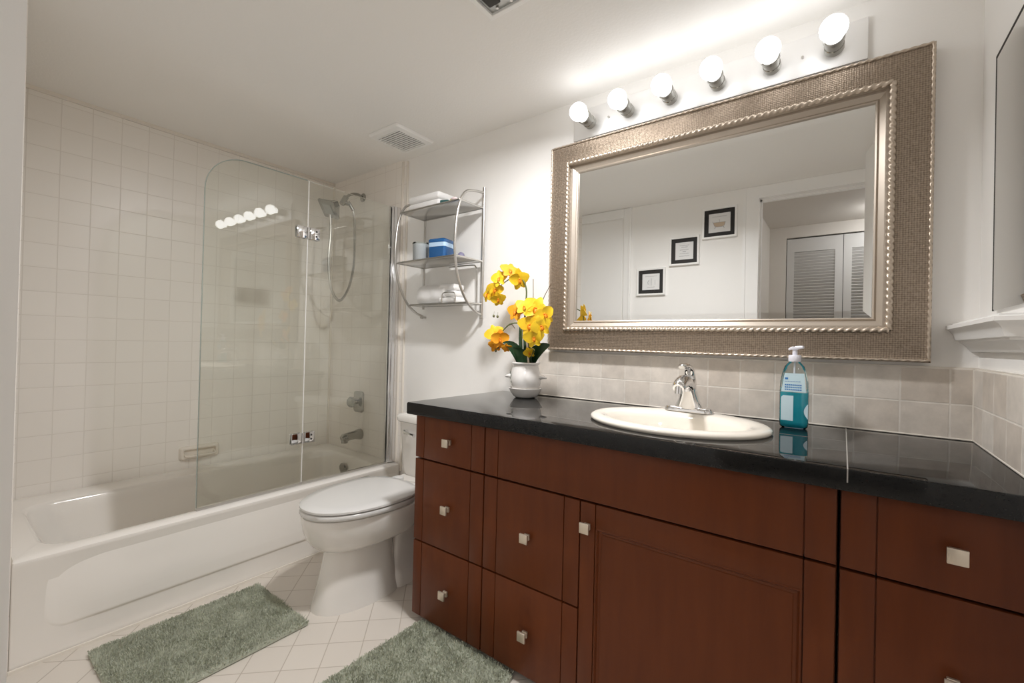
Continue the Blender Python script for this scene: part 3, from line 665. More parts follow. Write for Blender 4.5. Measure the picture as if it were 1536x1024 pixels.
for j in range(6):
    xx = BX-0.022+j*0.0068; sheet(b, [(xx, ZC+0.140), (xx+0.005, ZC+0.140), (xx+0.005, ZC+0.1412), (xx, ZC+0.1412)], y-0.0011, y-0.0005)
obj('label_print', b, 'ink', lb, None)
b = BM(); sheet(b, [(BX-0.031, ZC+0.024), (BX+0.0, ZC+0.024), (BX+0.0, ZC+0.098), (BX-0.026, ZC+0.098), (BX-0.031, ZC+0.093)], y-0.0004, y+0.001); obj('lower_label', b, 'label', bo, None)
b = BM(); sheet(b, [(BX+0.0365-0.010*math.sin(PI*i/10)**1, ZC+0.032+0.045*i/10) for i in range(11)], y+0.0002, y+0.0012); obj('side_label', b, 'label', bo, None)
b = BM(); lathe(b, [(0.0001, 0.199), (0.0155, 0.199), (0.0165, 0.201), (0.0165, 0.217), (0.015, 0.219), (0.0065, 0.219), (0.0062, 0.236), (0.0001, 0.236)], 20, (BX, BY, ZC)); obj('pump_collar', b, 'pump', bo, 40)
b = BM(); rbox(b, BX-0.0085, BX+0.0085, BY-0.0085, BY+0.0085, ZC+0.234, ZC+0.244, 0.003, 2)
tube(b, [(BX+0.002, BY-0.002, ZC+0.240), (BX+0.014, BY-0.010, ZC+0.2425), (BX+0.022, BY-0.015, ZC+0.243)], [0.006, 0.0048, 0.004], 10)
tube(b, [(BX-0.004, BY, ZC+0.2405), (BX-0.012, BY+0.004, ZC+0.238), (BX-0.016, BY+0.006, ZC+0.235)], [0.005, 0.004, 0.003], 10); obj('pump_head', b, 'pump', bo, 40)
b = BM(); cyl(b, (BX, BY, ZC+0.012), (BX, BY, ZC+0.198), 0.0025, 8); obj('dip_tube', b, 'pump', bo)

# ================================================================== MIRROR
mi = thing('wall_mirror', 'wide framed mirror in woven champagne frame above the sink', 'mirror', (2.392, -0.004, 1.041))
mx0, mx1, mz0, mz1 = 1.775, 3.013, 1.041, 1.930
def mring(e, y): return [(mx0+e, y, mz0+e), (mx1-e, y, mz0+e), (mx1-e, y, mz1-e), (mx0+e, y, mz1-e)]
b = BM(); loft(b, [mring(0.002, -0.004), mring(0.0, -0.006), mring(0.0, -0.036), mring(0.004, -0.041), mring(0.010, -0.038), mring(0.013, -0.0375), mring(0.050, -0.044), mring(0.086, -0.047), mring(0.088, -0.040)], False, False); obj('woven_frame', b, 'weave', mi, 25)
b = BM(); loft(b, [mring(0.088, -0.046), mring(0.090, -0.047), mring(0.096, -0.030), mring(0.104, -0.030), mring(0.118, -0.022), mring(0.123, -0.026), mring(0.127, -0.024), mring(0.128, -0.010)], False, False); obj('inner_liner', b, 'liner', mi, 25)
def rope(e, y, r, name):
    b = BM(); c = [(mx0+e, mz0+e), (mx1-e, mz0+e), (mx1-e, mz1-e), (mx0+e, mz1-e)]
    for i in range(4):
        (x0, z0), (x1, z1) = c[i], c[(i+1) % 4]; ln = math.hypot(x1-x0, z1-z0); n = max(4, int(ln/0.0024))
        tube(b, [(x0+(x1-x0)*k/n, y, z0+(z1-z0)*k/n) for k in range(n+1)], r, 12, twist=0.0024*2*PI/0.0195, lobes=2, lobe_amp=0.24)
    return obj(name, b, 'leaf', mi, 60)
rope(0.090, -0.048, 0.0080, 'inner_rope'); rope(0.005, -0.040, 0.0040, 'outer_rope')
b = BM(); loft(b, [mring(0.118, -0.008), mring(0.118, -0.018), mring(0.128, -0.018), mring(0.148, -0.0195)], True, True); obj('mirror_glass', b, 'mirror', mi, 2)
mi.rotation_euler.x = math.radians(0.25)

# ================================================================== VANITY LIGHT
lt = thing('vanity_light', 'chrome six bulb strip light above the framed mirror', 'vanity light', (2.369, -0.001, 1.945))
b = BM(); rbox(b, 1.873, 2.866, -0.024, -0.001, 1.944, 2.070, 0.002, 2); obj('back_plate', b, 'plate', lt, 30)
for x in (2.036, 2.702):
    b = BM(); cyl(b, (x, -0.0235, 2.005), (x, -0.030, 2.005), 0.004, 10); obj('plate_screw', b, 'satin', lt)
for i in range(6):
    x = 2.369 + (i-2.5)*0.166; z = 2.004
    b = BM(); t = BM(); lathe(t, [(0.0001, 0), (0.026, 0), (0.026, 0.024), (0.0245, 0.026), (0.0245, 0.052), (0.028, 0.054), (0.028, 0.068), (0.025, 0.070), (0.022, 0.062), (0.0001, 0.060)], 24); merge(b, t, Matrix.Translation((x, -0.0235, z)) @ Matrix.Rotation(PI/2, 4, 'X'))
    s = obj('lamp_socket', b, 'nickel', lt, 35)
    b = BM(); t = BM(); prof = [(0.0001, 0.061), (0.014, 0.061), (0.0165, 0.068), (0.022, 0.080)]
    prof += [(0.0355*math.sin(a), 0.110-0.0355*math.cos(a)) for a in [PI*k/16 for k in range(4, 16)]] + [(0.0001, 0.1455)]
    lathe(t, prof, 24); merge(b, t, Matrix.Translation((x, -0.0235, z)) @ Matrix.Rotation(PI/2, 4, 'X')); obj('bulb', b, 'bulb', s, 60)

# ================================================================== CEILING FITTINGS
ev = thing('exhaust_fan', 'white slotted exhaust fan grille on the ceiling near the tub', 'exhaust fan', (0.945, -0.215, H))
b = BM()
ex0, ex1, ey0, ey1 = 0.832, 1.066, -0.334, -0.085
def er(e, z): return [(x, y, z) for x, y in rrect(ex0+e, ex1-e, ey0+e, ey1-e, 0.012, 4)]
loft(b, [er(0, H-0.0005), er(0, H-0.008), er(0.006, H-0.016), er(0.030, H-0.020), er(0.032, H-0.014), er(0.032, H-0.004)], False, False); obj('cover', b, 'white', ev, 30)
b = BM(); box(b, ex0+0.034, ex1-0.034, ey0+0.034, ey1-0.034, H-0.006, H-0.001); obj('cavity', b, 'void', ev, None)  # solid slab, its dark colour stands in for shade behind the slots
b = BM()
for k in range(12):
    y = ey0+0.0385+k*0.0156; box(b, ex0+0.031, ex1-0.031, y-0.0042, y+0.0042, H-0.0195, H-0.0165)
obj('grille', b, 'white', ev, None)
cf = thing('ceiling_fixture', 'open square ceiling fixture with white rim and bare metal inside', 'ceiling fixture', (2.0, -0.695, H))
b = BM()
cx0, cx1, cy0, cy1 = 1.884, 2.115, -0.785, -0.606
def cr_(e, z): return [(cx0+e, cy0+e, z), (cx1-e, cy0+e, z), (cx1-e, cy1-e, z), (cx0+e, cy1-e, z)]
loft(b, [cr_(0, H-0.0005), cr_(0, H-0.009), cr_(0.003, H-0.011), cr_(0.015, H-0.012), cr_(0.018, H-0.011), cr_(0.018, H-0.0008)], False, False); obj('rim', b, 'white', cf, 20)
b = BM(); box(b, cx0+0.018, cx1-0.018, cy0+0.018, cy1-0.018, H-0.003, H-0.0006); obj('housing', b, 'fixture_in', cf, None)
for k in range(3):
    b = BM(); rbox(b, cx0+0.03+k*0.062, cx0+0.075+k*0.062, cy0+0.03, cy1-0.045, H-0.010, H-0.003, 0.004); obj('inner_block', b, 'void', cf)
for k in range(3):
    b = BM(); cyl(b, (cx0+0.05+0.055*k, cy1-0.032, H-0.010), (cx0+0.05+0.055*k, cy1-0.032, H-0.003), 0.005, 10); obj('lamp_pin', b, 'satin', cf)

# ================================================================== WALL RACK
rk = thing('towel_rack', 'satin steel three tier wall rack with bowed side rails above the toilet', 'towel rack', (1.155, -0.02, 1.18))
RX0, RX1 = 0.941, 1.371
for x in (RX0, RX1):
    b = BM(); cyl(b, (x, -0.022, 1.183 if x == RX1 else 1.24), (x, -0.022, 1.842 if x == RX1 else 1.842), 0.0085 if x == RX1 else 0.0065, 14); obj('post', b, 'satin', rk)
for x in (RX0, RX1):
    b = BM(); tube(b, spline([(x, -0.024, 1.815), (x, -0.09, 1.806), (x, -0.165, 1.778), (x, -0.208, 1.69), (x, -0.224, 1.56), (x, -0.220, 1.46), (x, -0.195, 1.36), (x, -0.140, 1.268), (x, -0.075, 1.218), (x, -0.024, 1.202)], 6), 0.0062, 12); obj('bowed_rail', b, 'satin', rk)
for n, (z, yf, yb) in enumerate(((1.737, -0.198, -0.028), (1.470, -0.218, -0.028), (1.256, -0.128, -0.028))):
    b = BM(); rbox(b, RX0+0.006, RX1-0.006, yf+0.004, yb-0.004, z-0.003, z+0.004, 0.002); s = obj('shelf', b, 'shelf_steel', rk, 30)
    b = BM(); tube(b, [(RX0, yf, z), (RX1, yf, z)], 0.0045, 10); tube(b, [(RX0, yb, z), (RX1, yb, z)], 0.0045, 10)
    for x in (RX0, RX1): tube(b, [(x, yf, z), (x, yb, z)], 0.0045, 10)
    obj('shelf_rail', b, 'satin', s)
b = BM()
tube(b, spline([(1.345, -0.032, 1.25), (1.345, -0.034, 1.40), (1.335, -0.034, 1.445), (1.30, -0.034, 1.456), (1.15, -0.034, 1.458)], 6), 0.0038, 8)
tube(b, spline([(1.20, -0.132, 1.258), (1.20, -0.132, 1.295), (1.215, -0.132, 1.310), (1.275, -0.132, 1.310), (1.292, -0.132, 1.295), (1.292, -0.132, 1.258)], 6), 0.0030, 8); obj('wire_loop', b, 'satin', rk)
b = BM(); lathe(b, [(0.0001, 0), (0.009, 0.002), (0.011, 0.009), (0.007, 0.017), (0.0001, 0.019)], 16, (RX0, -0.030, 1.187)); cyl(b, (RX0, -0.002, 1.197), (RX0, -0.03, 1.197), 0.006, 12); obj('finial', b, 'satin', rk)

def folded(name, x0, x1, y0, y1, z0, layers, hh, label, grp):
    """Towel folded into soft layers with a rounded fold on the front."""
    b = BM()
    for k in range(layers):
        za = z0+k*hh/layers; t = BM(); n = 14
        inset = 0.003*math.sin(k*2.1)
        rbox(t, x0+inset, x1+inset*1.5, y0+0.004*math.cos(k*1.7), y1, za+0.0004, za+hh/layers-0.0004, min(0.012, hh/layers*0.46), 4); merge(b, t)
    for v in b.verts:
        q = noise.noise(v.co*22.0)*0.003; v.co.z += q*(v.co.z-z0)/hh if v.co.z > z0+0.01 else 0; v.co.y += q*0.6
    o = obj(name, b, 'towel', None, 60); tag(o, label, 'towel', grp); return o
folded('folded_towel', 0.985, 1.210, -0.186, -0.045, 1.7415, 2, 0.072, 'white folded towel on the top shelf of the rack', 'white towels on the wall rack')
b = BM(); z0 = 1.2612; prng = random.Random(2)
def yzl(x, y0, y1, za, zb, r): return [(x, y, z) for y, z in rrect(y0, y1, za, zb, r, 6)]
secs = []
for k in range(13):
    q = k/12; x = 0.985+0.215*q; e = 0.012*(1-min(1, k/2.0))**2; wv = 0.002*math.sin(k*1.3)
    secs.append(yzl(x, -0.121+e+wv, -0.034-e, z0+e*0.3, z0+0.100-e+wv, 0.040-e))
secs.append(yzl(1.207, -0.115, -0.04, z0+0.006, z0+0.094, 0.036))
loft(b, secs, True, True)
for k, (za, zb, xe) in enumerate(((0.0, 0.030, 1.283), (0.031, 0.062, 1.276), (0.063, 0.097, 1.268))):
    t = BM(); loft(t, [yzl(1.17, -0.120, -0.036, z0+za, z0+zb, 0.013), yzl(xe-0.012, -0.120+0.003*k, -0.036, z0+za, z0+zb-0.001*k, 0.013), yzl(xe-0.003, -0.117, -0.040, z0+za+0.003, z0+zb-0.004, 0.011), yzl(xe, -0.112, -0.048, z0+za+0.010, z0+zb-0.011, 0.004)], True, True); merge(b, t)
tag(obj('folded_towel', b, 'towel', None, 60), 'thick white rolled and folded towel on the lowest rack shelf', 'towel', 'white towels on the wall rack')

ZM = 1.4745
b = BM(); cu = thing('plastic_cup', 'frosted lidded cup of cotton on the middle rack shelf', 'cup', (1.072, -0.165, ZM))
c = (1.072, -0.165, ZM)
b = BM(); lathe(b, [(0.0001, 0.0003), (0.038, 0.0003), (0.040, 0.003), (0.042, 0.086), (0.040, 0.0865), (0.038, 0.004), (0.0001, 0.004)], 28, c); obj('cup_body', b, 'cup', cu, 40)
b = BM(); lathe(b, [(0.0001, 0.005), (0.035, 0.005), (0.036, 0.055), (0.028, 0.066), (0.0001, 0.070)], 20, c); obj('cotton_fill', b, 'wads', cu, 60)
b = BM(); lathe(b, [(0.0001, 0.0868), (0.043, 0.0868), (0.044, 0.089), (0.043, 0.094), (0.0001, 0.095)], 28, c); obj('cup_lid', b, 'bottle', cu, 40)
bt = thing('blue_box', 'square blue box with a pale band beside the frosted cup', 'box', (1.190, -0.140, ZM)); bx = lambda a, z: [(1.196+x, -0.137+y, ZM+z) for x, y in rrect(-a, a, -a, a, 0.012, 5)]
rot_b = Matrix.Translation((1.196, -0.137, 0)) @ Matrix.Rotation(math.radians(12), 4, 'Z') @ Matrix.Translation((-1.196, 0.137, 0))
b = BM(); loft(b, [bx(0.047, 0.0004), bx(0.049, 0.003), bx(0.049, 0.062)], True, True); b.transform(rot_b); obj('box_body', b, 'blue', bt, 40)
b = BM(); loft(b, [bx(0.0505, 0.060), bx(0.0505, 0.081)], True, True); b.transform(rot_b); obj('pale_band', b, 'paleblue', bt, 40)
b = BM(); loft(b, [bx(0.051, 0.0805), bx(0.051, 0.094), bx(0.046, 0.100), bx(0.03, 0.102)], True, True); b.transform(rot_b); obj('box_lid', b, 'blue', bt, 40)
b = BM(); lathe(b, [(0.0001, 0.0004), (0.020, 0.0004), (0.021, 0.006), (0.016, 0.026), (0.008, 0.034), (0.0001, 0.035)], 18, (1.300, -0.105, ZM)); tag(obj('trinket_jar', b, 'violet'), 'small grey violet stopper behind the right bowed rail', 'jar')
b = BM(); tube(b, [(1.225, -0.180, 1.752), (1.262, -0.165, 1.752)], 0.0095, 14); tube(b, [(1.262, -0.165, 1.752), (1.275, -0.16, 1.752)], 0.006, 12); tag(obj('small_tube', b, 'teal'), 'short dark teal tube lying beside the towel on the top shelf', 'tube')
b = BM(); t = BM(); bmesh.ops.create_icosphere(t, subdivisions=2, radius=1.0); merge(b, t, Matrix.Translation((1.298, -0.165, 1.7535)) @ Matrix.Diagonal((0.022, 0.015, 0.012, 1))); tag(obj('wrapped_soap', b, 'yellow', None, 60), 'pale yellow wrapped soap at the right end of the top shelf', 'soap')
b = BM(); t = BM(); bmesh.ops.create_icosphere(t, subdivisions=2, radius=1.0); merge(b, t, Matrix.Translation((1.322, -0.186, 1.750)) @ Matrix.Diagonal((0.020, 0.010, 0.0085, 1))); tag(obj('wrapped_soap', b, 'pink', None, 60), 'small pink wrapped soap at the front corner of the top shelf', 'soap')

# ================================================================== ORCHID
OX, OY = 1.722, -0.128
orc = thing('potted_orchid', 'yellow artificial orchid in a white ceramic pot on the counter end', 'potted orchid', (OX, OY, ZC))
c = (OX, OY, ZC)
b = BM(); lathe(b, [(0.0001, 0.018), (0.046, 0.018), (0.050, 0.022), (0.064, 0.052), (0.068, 0.075), (0.066, 0.095), (0.059, 0.122), (0.055, 0.136), (0.055, 0.140), (0.060, 0.144), (0.061, 0.149), (0.058, 0.152), (0.052, 0.150), (0.050, 0.135), (0.0001, 0.132)], 40, c)
pot = obj('pot', b, 'ceramic', orc, 60)
for s in (-1, 1):
    b = BM(); t = BM(); tube(t, [(s*0.060, 0, 0.088), (s*0.076, 0, 0.090), (s*0.086, 0, 0.088), (s*0.093, 0, 0.086)], [0.012, 0.0085, 0.006, 0.003], 10); t.transform(Matrix.Diagonal((1, 1.6, 1, 1)))
    merge(b, t, Matrix.Translation(c) @ Matrix.Rotation(math.radians(18), 4, 'Z')); obj('pot_handle', b, 'ceramic', pot, 60)
b = BM()
for a, z, s in ((-2.35, 0.106, 0.010), (-2.2, 0.096, 0.009), (-2.28, 0.080, 0.012), (-2.1, 0.070, 0.008)):
    rr_ = 0.0665; p = Vector((OX+rr_*math.cos(a), OY+rr_*math.sin(a), ZC+z)); t = BM(); bmesh.ops.create_icosphere(t, subdivisions=1, radius=1.0)
    merge(b, t, Matrix.Translation(p) @ Matrix.Rotation(a, 4, 'Z') @ Matrix.Rotation(0.5, 4, 'X') @ Matrix.Diagonal((0.0015, 0.003, s, 1)))
obj('painted_sprig', b, 'green', pot, 60)
b = BM(); lathe(b, [(0.0001, 0.0005), (0.042, 0.0005), (0.052, 0.006), (0.064, 0.022), (0.070, 0.036), (0.072, 0.041), (0.069, 0.042), (0.064, 0.034), (0.048, 0.017), (0.0001, 0.016)], 40, c); obj('saucer', b, 'ceramic', orc, 60)
b = BM(); lathe(b, [(0.0001, 0.130), (0.0495, 0.133), (0.03, 0.142), (0.0001, 0.146)], 20, c); obj('moss', b, 'soil', orc, 60)
O = lambda x, y, z: Vector((x, y, z))
def ribbon(b, pts, wid, thick=0.002, curl=0.25, up=None):
    """Leaf or petal: cupped strip of given half widths along a path, with real thickness."""
    fr = frames(pts); top = []; bot = []
    for k, (p, tt, a, c_) in enumerate(fr):
        side = (up.cross(tt) if up is not None else a.cross(tt)); 
        if side.length < 1e-4: side = a
        side.normalize(); nn = tt.cross(side).normalized(); wv = wid[k]; row = []
        for j in (-1, -0.6, 0, 0.6, 1): row.append(p + side*(wv*j) + nn*(curl*wv*j*j))
        top.append([q+nn*thick/2 for q in row]); bot.append([q-nn*thick/2 for q in row])
    loft(b, [T_+B_[::-1] for T_, B_ in zip(top, bot)], True, True)
# leaves
for (tip, mid, wd) in (((1.640, -0.190, 1.065), (1.670, -0.165, 1.050), 0.024), ((1.690, -0.185, 1.045), (1.700, -0.165, 1.010), 0.026), ((1.842, -0.130, 1.062), (1.810, -0.135, 1.035), 0.028), ((1.806, -0.19, 1.035), (1.782, -0.165, 1.010), 0.024), ((1.755, -0.155, 1.075), (1.740, -0.14, 1.03), 0.020)):
    b = BM(); base = Vector((OX+(tip[0]-OX)*0.2, OY+(tip[1]-OY)*0.2, ZC+0.138)); m_ = Vector(mid)+Vector((0, 0, 0.02))
    pts = bez(base, base+Vector((0, 0, 0.05)), m_, tip, 10)
    ribbon(b, pts, [wd*max(0.06, math.sin(PI*min(1, (0.18+k/10*0.80)))**0.8) for k in range(11)], 0.002, 0.3, up=Vector((0.35, -0.9, 0.25))); obj('leaf', b, 'green', orc, 60)
for x, y, z1_, wd in ((1.706, -0.142, 1.145, 0.0085), (1.728, -0.140, 1.165, 0.0075), (1.744, -0.138, 1.13, 0.009)):
    b = BM(); pts = bez((x+0.004, y, ZC+0.138), (x, y-0.002, ZC+0.20), (x-0.004, y-0.006, z1_-0.05), (x-0.003, y-0.012, z1_), 8)
    ribbon(b, pts, [wd*max(0.12, math.sin(PI*min(1, 0.3+k/8*0.68))) for k in range(9)], 0.002, 0.3, up=Vector((0.2, -0.95, 0.1))); obj('leaf', b, 'green', orc, 60)
# stems
stems = [[(1.716, -0.130, 0.975), (1.712, -0.132, 1.12), (1.716, -0.132, 1.22), (1.720, -0.135, 1.30), (1.700, -0.142, 1.345), (1.660, -0.15, 1.355), (1.60, -0.155, 1.325), (1.55, -0.155, 1.285)],
         [(1.708, -0.138, 0.975), (1.705, -0.14, 1.08), (1.700, -0.145, 1.145), (1.660, -0.16, 1.150), (1.62, -0.17, 1.115), (1.60, -0.172, 1.075)],
         [(1.730, -0.125, 0.975), (1.728, -0.128, 1.10), (1.740, -0.140, 1.20), (1.775, -0.175, 1.235), (1.83, -0.21, 1.19), (1.84, -0.215, 1.11)],
         [(1.724, -0.12, 0.975), (1.722, -0.12, 1.10), (1.72, -0.125, 1.20)]]
for s in stems:
    b = BM(); pp = spline(s, 6); tube(b, pp, [0.0045-0.0028*k/(len(pp)-1) for k in range(len(pp))], 8); obj('stem', b, 'stem', orc, 60)
for s in ([(1.746, -0.13, 1.10), (1.752, -0.128, 1.24), (1.748, -0.125, 1.345)], [(1.77, -0.125, 1.16), (1.80, -0.12, 1.26), (1.832, -0.115, 1.318)], [(1.675, -0.15, 1.13), (1.66, -0.16, 1.15), (1.64, -0.165, 1.14)]):
    b = BM(); tube(b, spline(s, 6), 0.0016, 6); obj('twig', b, 'twig', orc, 60)
b = BM(); cyl(b, (1.752, -0.150, 0.975), (1.748, -0.165, 1.09), 0.0042, 8); obj('support_stake', b, 'stake', orc)
for i_, (x, y, z) in enumerate(((1.572, -0.172, 1.185), (1.592, -0.17, 1.182), (1.588, -0.172, 1.03), (1.598, -0.17, 1.045))):
    b = BM(); t = BM(); bmesh.ops.create_icosphere(t, subdivisions=2, radius=1.0); merge(b, t, Matrix.Translation((x, y, z)) @ Matrix.Diagonal((0.0055, 0.0055, 0.007, 1))); tube(b, [(x, y, z), (x+0.002, y, z+0.02)], 0.0007, 5); obj('bud', b, 'bud', orc, 60)
def bloom(cn, face, size, mat='petal', seed=0):
    """Moth orchid flower: three sepals, two broad petals and a small lip, joined at the centre."""
    rnd = random.Random(seed); b = BM()
    for k in range(5):
        broad = k in (1, 4); ang = (PI/2, 0.22, -0.95-0.15, PI+0.95+0.15, PI-0.22)[k]
        ln = size*(1.0 if broad else 0.98)*rnd.uniform(0.92, 1.08); wd = size*(0.56 if broad else 0.36)*rnd.uniform(0.95, 1.08)
        d = Vector((math.cos(ang), math.sin(ang), 0)); lift = 0.22+rnd.uniform(-0.14, 0.2); n = 7
        pts = [d*(ln*q/n)+Vector((0, 0, lift*ln*(q/n)*(1-0.9*q/n) + rnd.uniform(-.02, .02)*ln + (0.02*size if broad else 0))) for q in range(n+1)]
        wids = [wd*max(0.10, math.sin(PI*(0.10+0.86*(q/n)**0.75)))**0.75 for q in range(n+1)]; wids[-1] = wd*0.25
        ribbon(b, pts, wids, 0.0016, rnd.uniform(-0.2, 0.25), up=Vector((0, 0, 1)))
    f = Vector(face).normalized(); q = f.to_track_quat('Z', 'Y'); mt = Matrix.Translation(cn) @ q.to_matrix().to_4x4() @ Matrix.Rotation(rnd.uniform(-0.5, 0.5), 4, 'Z')
    b.transform(mt); fl_ = obj('flower', b, mat, orc, 70)
    b = BM(); ribbon(b, [Vector((0, -size*0.02, 0.002)), Vector((0, -size*0.14, size*0.16)), Vector((0, -size*0.30, size*0.20)), Vector((0, -size*0.42, size*0.12))], [size*0.08, size*0.16, size*0.14, size*0.04], 0.002, 0.9, up=Vector((0, 0, 1)))
    t = BM(); bmesh.ops.create_icosphere(t, subdivisions=1, radius=size*0.09); merge(b, t, Matrix.Translation((0, size*0.02, size*0.10))); b.transform(mt); obj('flower_lip', b, 'lip', fl_, 70)
toC = lambda x, y, z: (CAM - Vector((x, y, z)))
def fb(x, y, z, s, tilt=(0, 0, 0), mat='petal', seed=0):
    if 12 <= seed <= 16: x, y, z = Vector((x, y, z)) + toC(x, y, z)*0.045; s *= 0.955
    d = toC(x, y, z).normalized(); bloom((x, y, z), (d.x+tilt[0], d.y+tilt[1], d.z+tilt[2]), s, mat, seed)
fb(1.640, -0.150, 1.385, 0.046, (0.3, 0.2, 0.9), 'petal_or', 1)
fb(1.692, -0.150, 1.345, 0.046, (0.2, 0, -0.3), 'petal', 2)
fb(1.600, -0.172, 1.352, 0.040, (-0.4, 0, 0.3), 'petal', 3)
fb(1.578, -0.172, 1.305, 0.042, (-0.3, 0, -0.2), 'petal', 4)
fb(1.535, -0.172, 1.285, 0.040, (-0.9, 0, 0.2), 'petal', 5)
fb(1.585, -0.160, 1.262, 0.036, (0, 0, -0.5), 'petal', 6)
fb(1.582, -0.175, 1.105, 0.046, (-0.3, 0, 0.2), 'petal', 7)
fb(1.615, -0.178, 1.085, 0.044, (0.2, 0, -0.2), 'petal_or', 8)
fb(1.590, -0.176, 1.058, 0.036, (0, 0, -0.5), 'petal_or', 9)
fb(1.680, -0.150, 1.205, 0.044, (-0.5, 0, 0.2), 'petal_or', 10)
fb(1.722, -0.150, 1.222, 0.040, (0.3, 0, 0.5), 'petal', 11)
fb(1.782, -0.150, 1.215, 0.054, (0.1, 0, 0.2), 'petal', 12)
fb(1.820, -0.145, 1.190, 0.046, (0.7, 0, 0), 'petal', 13)
fb(1.760, -0.160, 1.145, 0.052, (-0.2, 0, 0), 'petal', 14)
fb(1.812, -0.155, 1.140, 0.046, (0.4, 0, -0.1), 'petal', 15)
fb(1.785, -0.165, 1.092, 0.044, (0.0, 0, -0.2), 'petal', 16)
fb(1.770, -0.175, 1.030, 0.026, (0, 0, -0.6), 'petal', 17)
fb(1.652, -0.178, 1.045, 0.024, (0.2, 0, -0.8), 'petal_or', 18)

# ================================================================== RUGS
def rug(name, x0, x1, y0, y1, label, rad, seed):
    rnd = random.Random(seed); root = thing(name, label, 'rug', ((x0+x1)/2, (y0+y1)/2, 0), 'sage bath rugs on the tiled floor')
    b = BM(); loft(b, [[(x, y, z) for x, y in rrect(x0+e, x1-e, y0+e, y1-e, rad, 6)] for z, e in ((0.0006, 0.004), (0.004, 0), (0.010, 0.002), (0.013, 0.008))], True, True); obj('backing', b, 'rug_base', root, 50)
    b = BM(); n = int((x1-x0)*(y1-y0)*95000)
    for _ in range(n):
        x = rnd.uniform(x0, x1); y = rnd.uniform(y0, y1)
        # keep inside the rounded corners
        cx_ = min(max(x, x0+rad), x1-rad); cy_ = min(max(y, y0+rad), y1-rad)
        if math.hypot(x-cx_, y-cy_) > rad: continue
        h = 0.013+rnd.uniform(0, 0.006)+0.003*noise.noise(Vector((x*28, y*28, seed))); a = rnd.uniform(0, 2*PI); wd = 0.0015
        lx = 0.006*noise.noise(Vector((x*14, y*14, seed+5)))+rnd.gauss(0, 0.003); ly = 0.006*noise.noise(Vector((x*14, y*14, seed+9)))+rnd.gauss(0, 0.003)
        ed = min(x-x0, x1-x, y-y0, y1-y)
        if ed < 0.012: h *= 0.75
        dx, dy = wd*math.cos(a), wd*math.sin(a)
        v = [b.verts.new((x-dx, y-dy, 0.009)), b.verts.new((x+dx, y+dy, 0.009)), b.verts.new((x+dx*0.6+lx, y+dy*0.6+ly, 0.004+h)), b.verts.new((x-dx*0.6+lx, y-dy*0.6+ly, 0.004+h))]
        b.faces.new(v)
    o = obj('pile', b, 'rug', root, None); o['kind'] = 'stuff'
    return root
rug('bath_rug', 0.835, 1.250, -1.360, -0.820, 'sage green shaggy rug lying along the bathtub', 0.012, 3)
rug('bath_rug', 1.556, 2.000, -1.060, -0.542, 'sage green shaggy rug at the foot of the vanity', 0.030, 4)

# ================================================================== FRAMED PRINTS (opposite wall, seen in the mirror)
def picture(x0, x1, z0, z1, label, kind):
    root = thing('framed_print', label, 'framed print', ((x0+x1)/2, YW, z0), 'framed prints stepping up the wall opposite the mirror')
    y = YW+0.0006; e = 0.014
    b = BM()
    rl = lambda d, yy: [(x0+d, yy, z0+d), (x1-d, yy, z0+d), (x1-d, yy, z1-d), (x0+d, yy, z1-d)]
    loft(b, [rl(0, y), rl(0, y+0.020), rl(0.003, y+0.022), rl(e, y+0.020), rl(e, y+0.006)], True, False); obj('frame', b, 'trim', root, 20)
    b = BM(); loft(b, [rl(e, y+0.004), rl(e, y+0.010), rl(0.042, y+0.011), rl(0.042, y+0.008)], True, False); obj('black_mat', b, 'black', root, 20)
    b = BM(); yp = y+0.0092; loft(b, [rl(0.042, y+0.006), rl(0.042, yp)], True, True); pp = obj('print', b, 'paper', root, None)
    b = BM(); rnd = random.Random(kind); xm, zm = (x0+x1)/2, (z0+z1)/2; s = (x1-x0)/2-0.05
    def line(pts, r=0.0011): tube(b, [(xm-px, yp+0.0005, zm+pz) for px, pz in pts], r, 5)
    def scrawl(z, half, amp):      # a hand written line, too small to read
        n = 30; line([(-half+2*half*k/n, z+amp*math.sin(k*1.9)*rnd.uniform(0.4, 1.0)) for k in range(n+1)], 0.0009)
    if kind == 1:
        scrawl(s*0.70, s*0.75, 0.005)
        line([(-s*.62, s*.05), (-s*.5, -s*.35), (-s*.3, -s*.45), (s*.3, -s*.45), (s*.5, -s*.35), (s*.72, s*.2)]); line([(-s*.62, s*.05), (s*.66, s*.05)]); line([(-s*.4, -s*.45), (-s*.5, -s*.62)], 0.002); line([(s*.4, -s*.45), (s*.5, -s*.62)], 0.002); line([(0, s*.05), (0, s*.35), (s*.1, s*.4)])
    elif kind == 2:
        for z_, h_ in ((.72, .6), (.5, .4), (.15, .55), (-.1, .2), (-.35, .6), (-.68, .65)): scrawl(s*z_, s*h_, 0.004)
    else:
        scrawl(s*0.72, s*0.8, 0.004); scrawl(-s*0.7, s*0.5, 0.004)
        line([(-s*.1, -s*.5), (-s*.1, s*.35), (s*.0, s*.5)]); line([(s*.1, -s*.5), (s*.12, s*.3)]); line([(s*.35, -s*.35), (s*.4, -s*.05), (s*.3, s*.2)], 0.002); line([(-s*.55, -s*.4), (-s*.55, s*.2)])
    obj('drawing', b, 'pencil', pp, None)
    if kind == 1:
        b = BM(); loft(b, [[(xm-px, yy, zm+pz) for px, pz in ((-s*.6, s*.04), (-s*.5, -s*.33), (-s*.3, -s*.43), (s*.3, -s*.43), (s*.5, -s*.33), (s*.64, s*.04))] for yy in (yp, yp+0.0004)], True, True); obj('tub_tint', b, 'tan', pp, None)
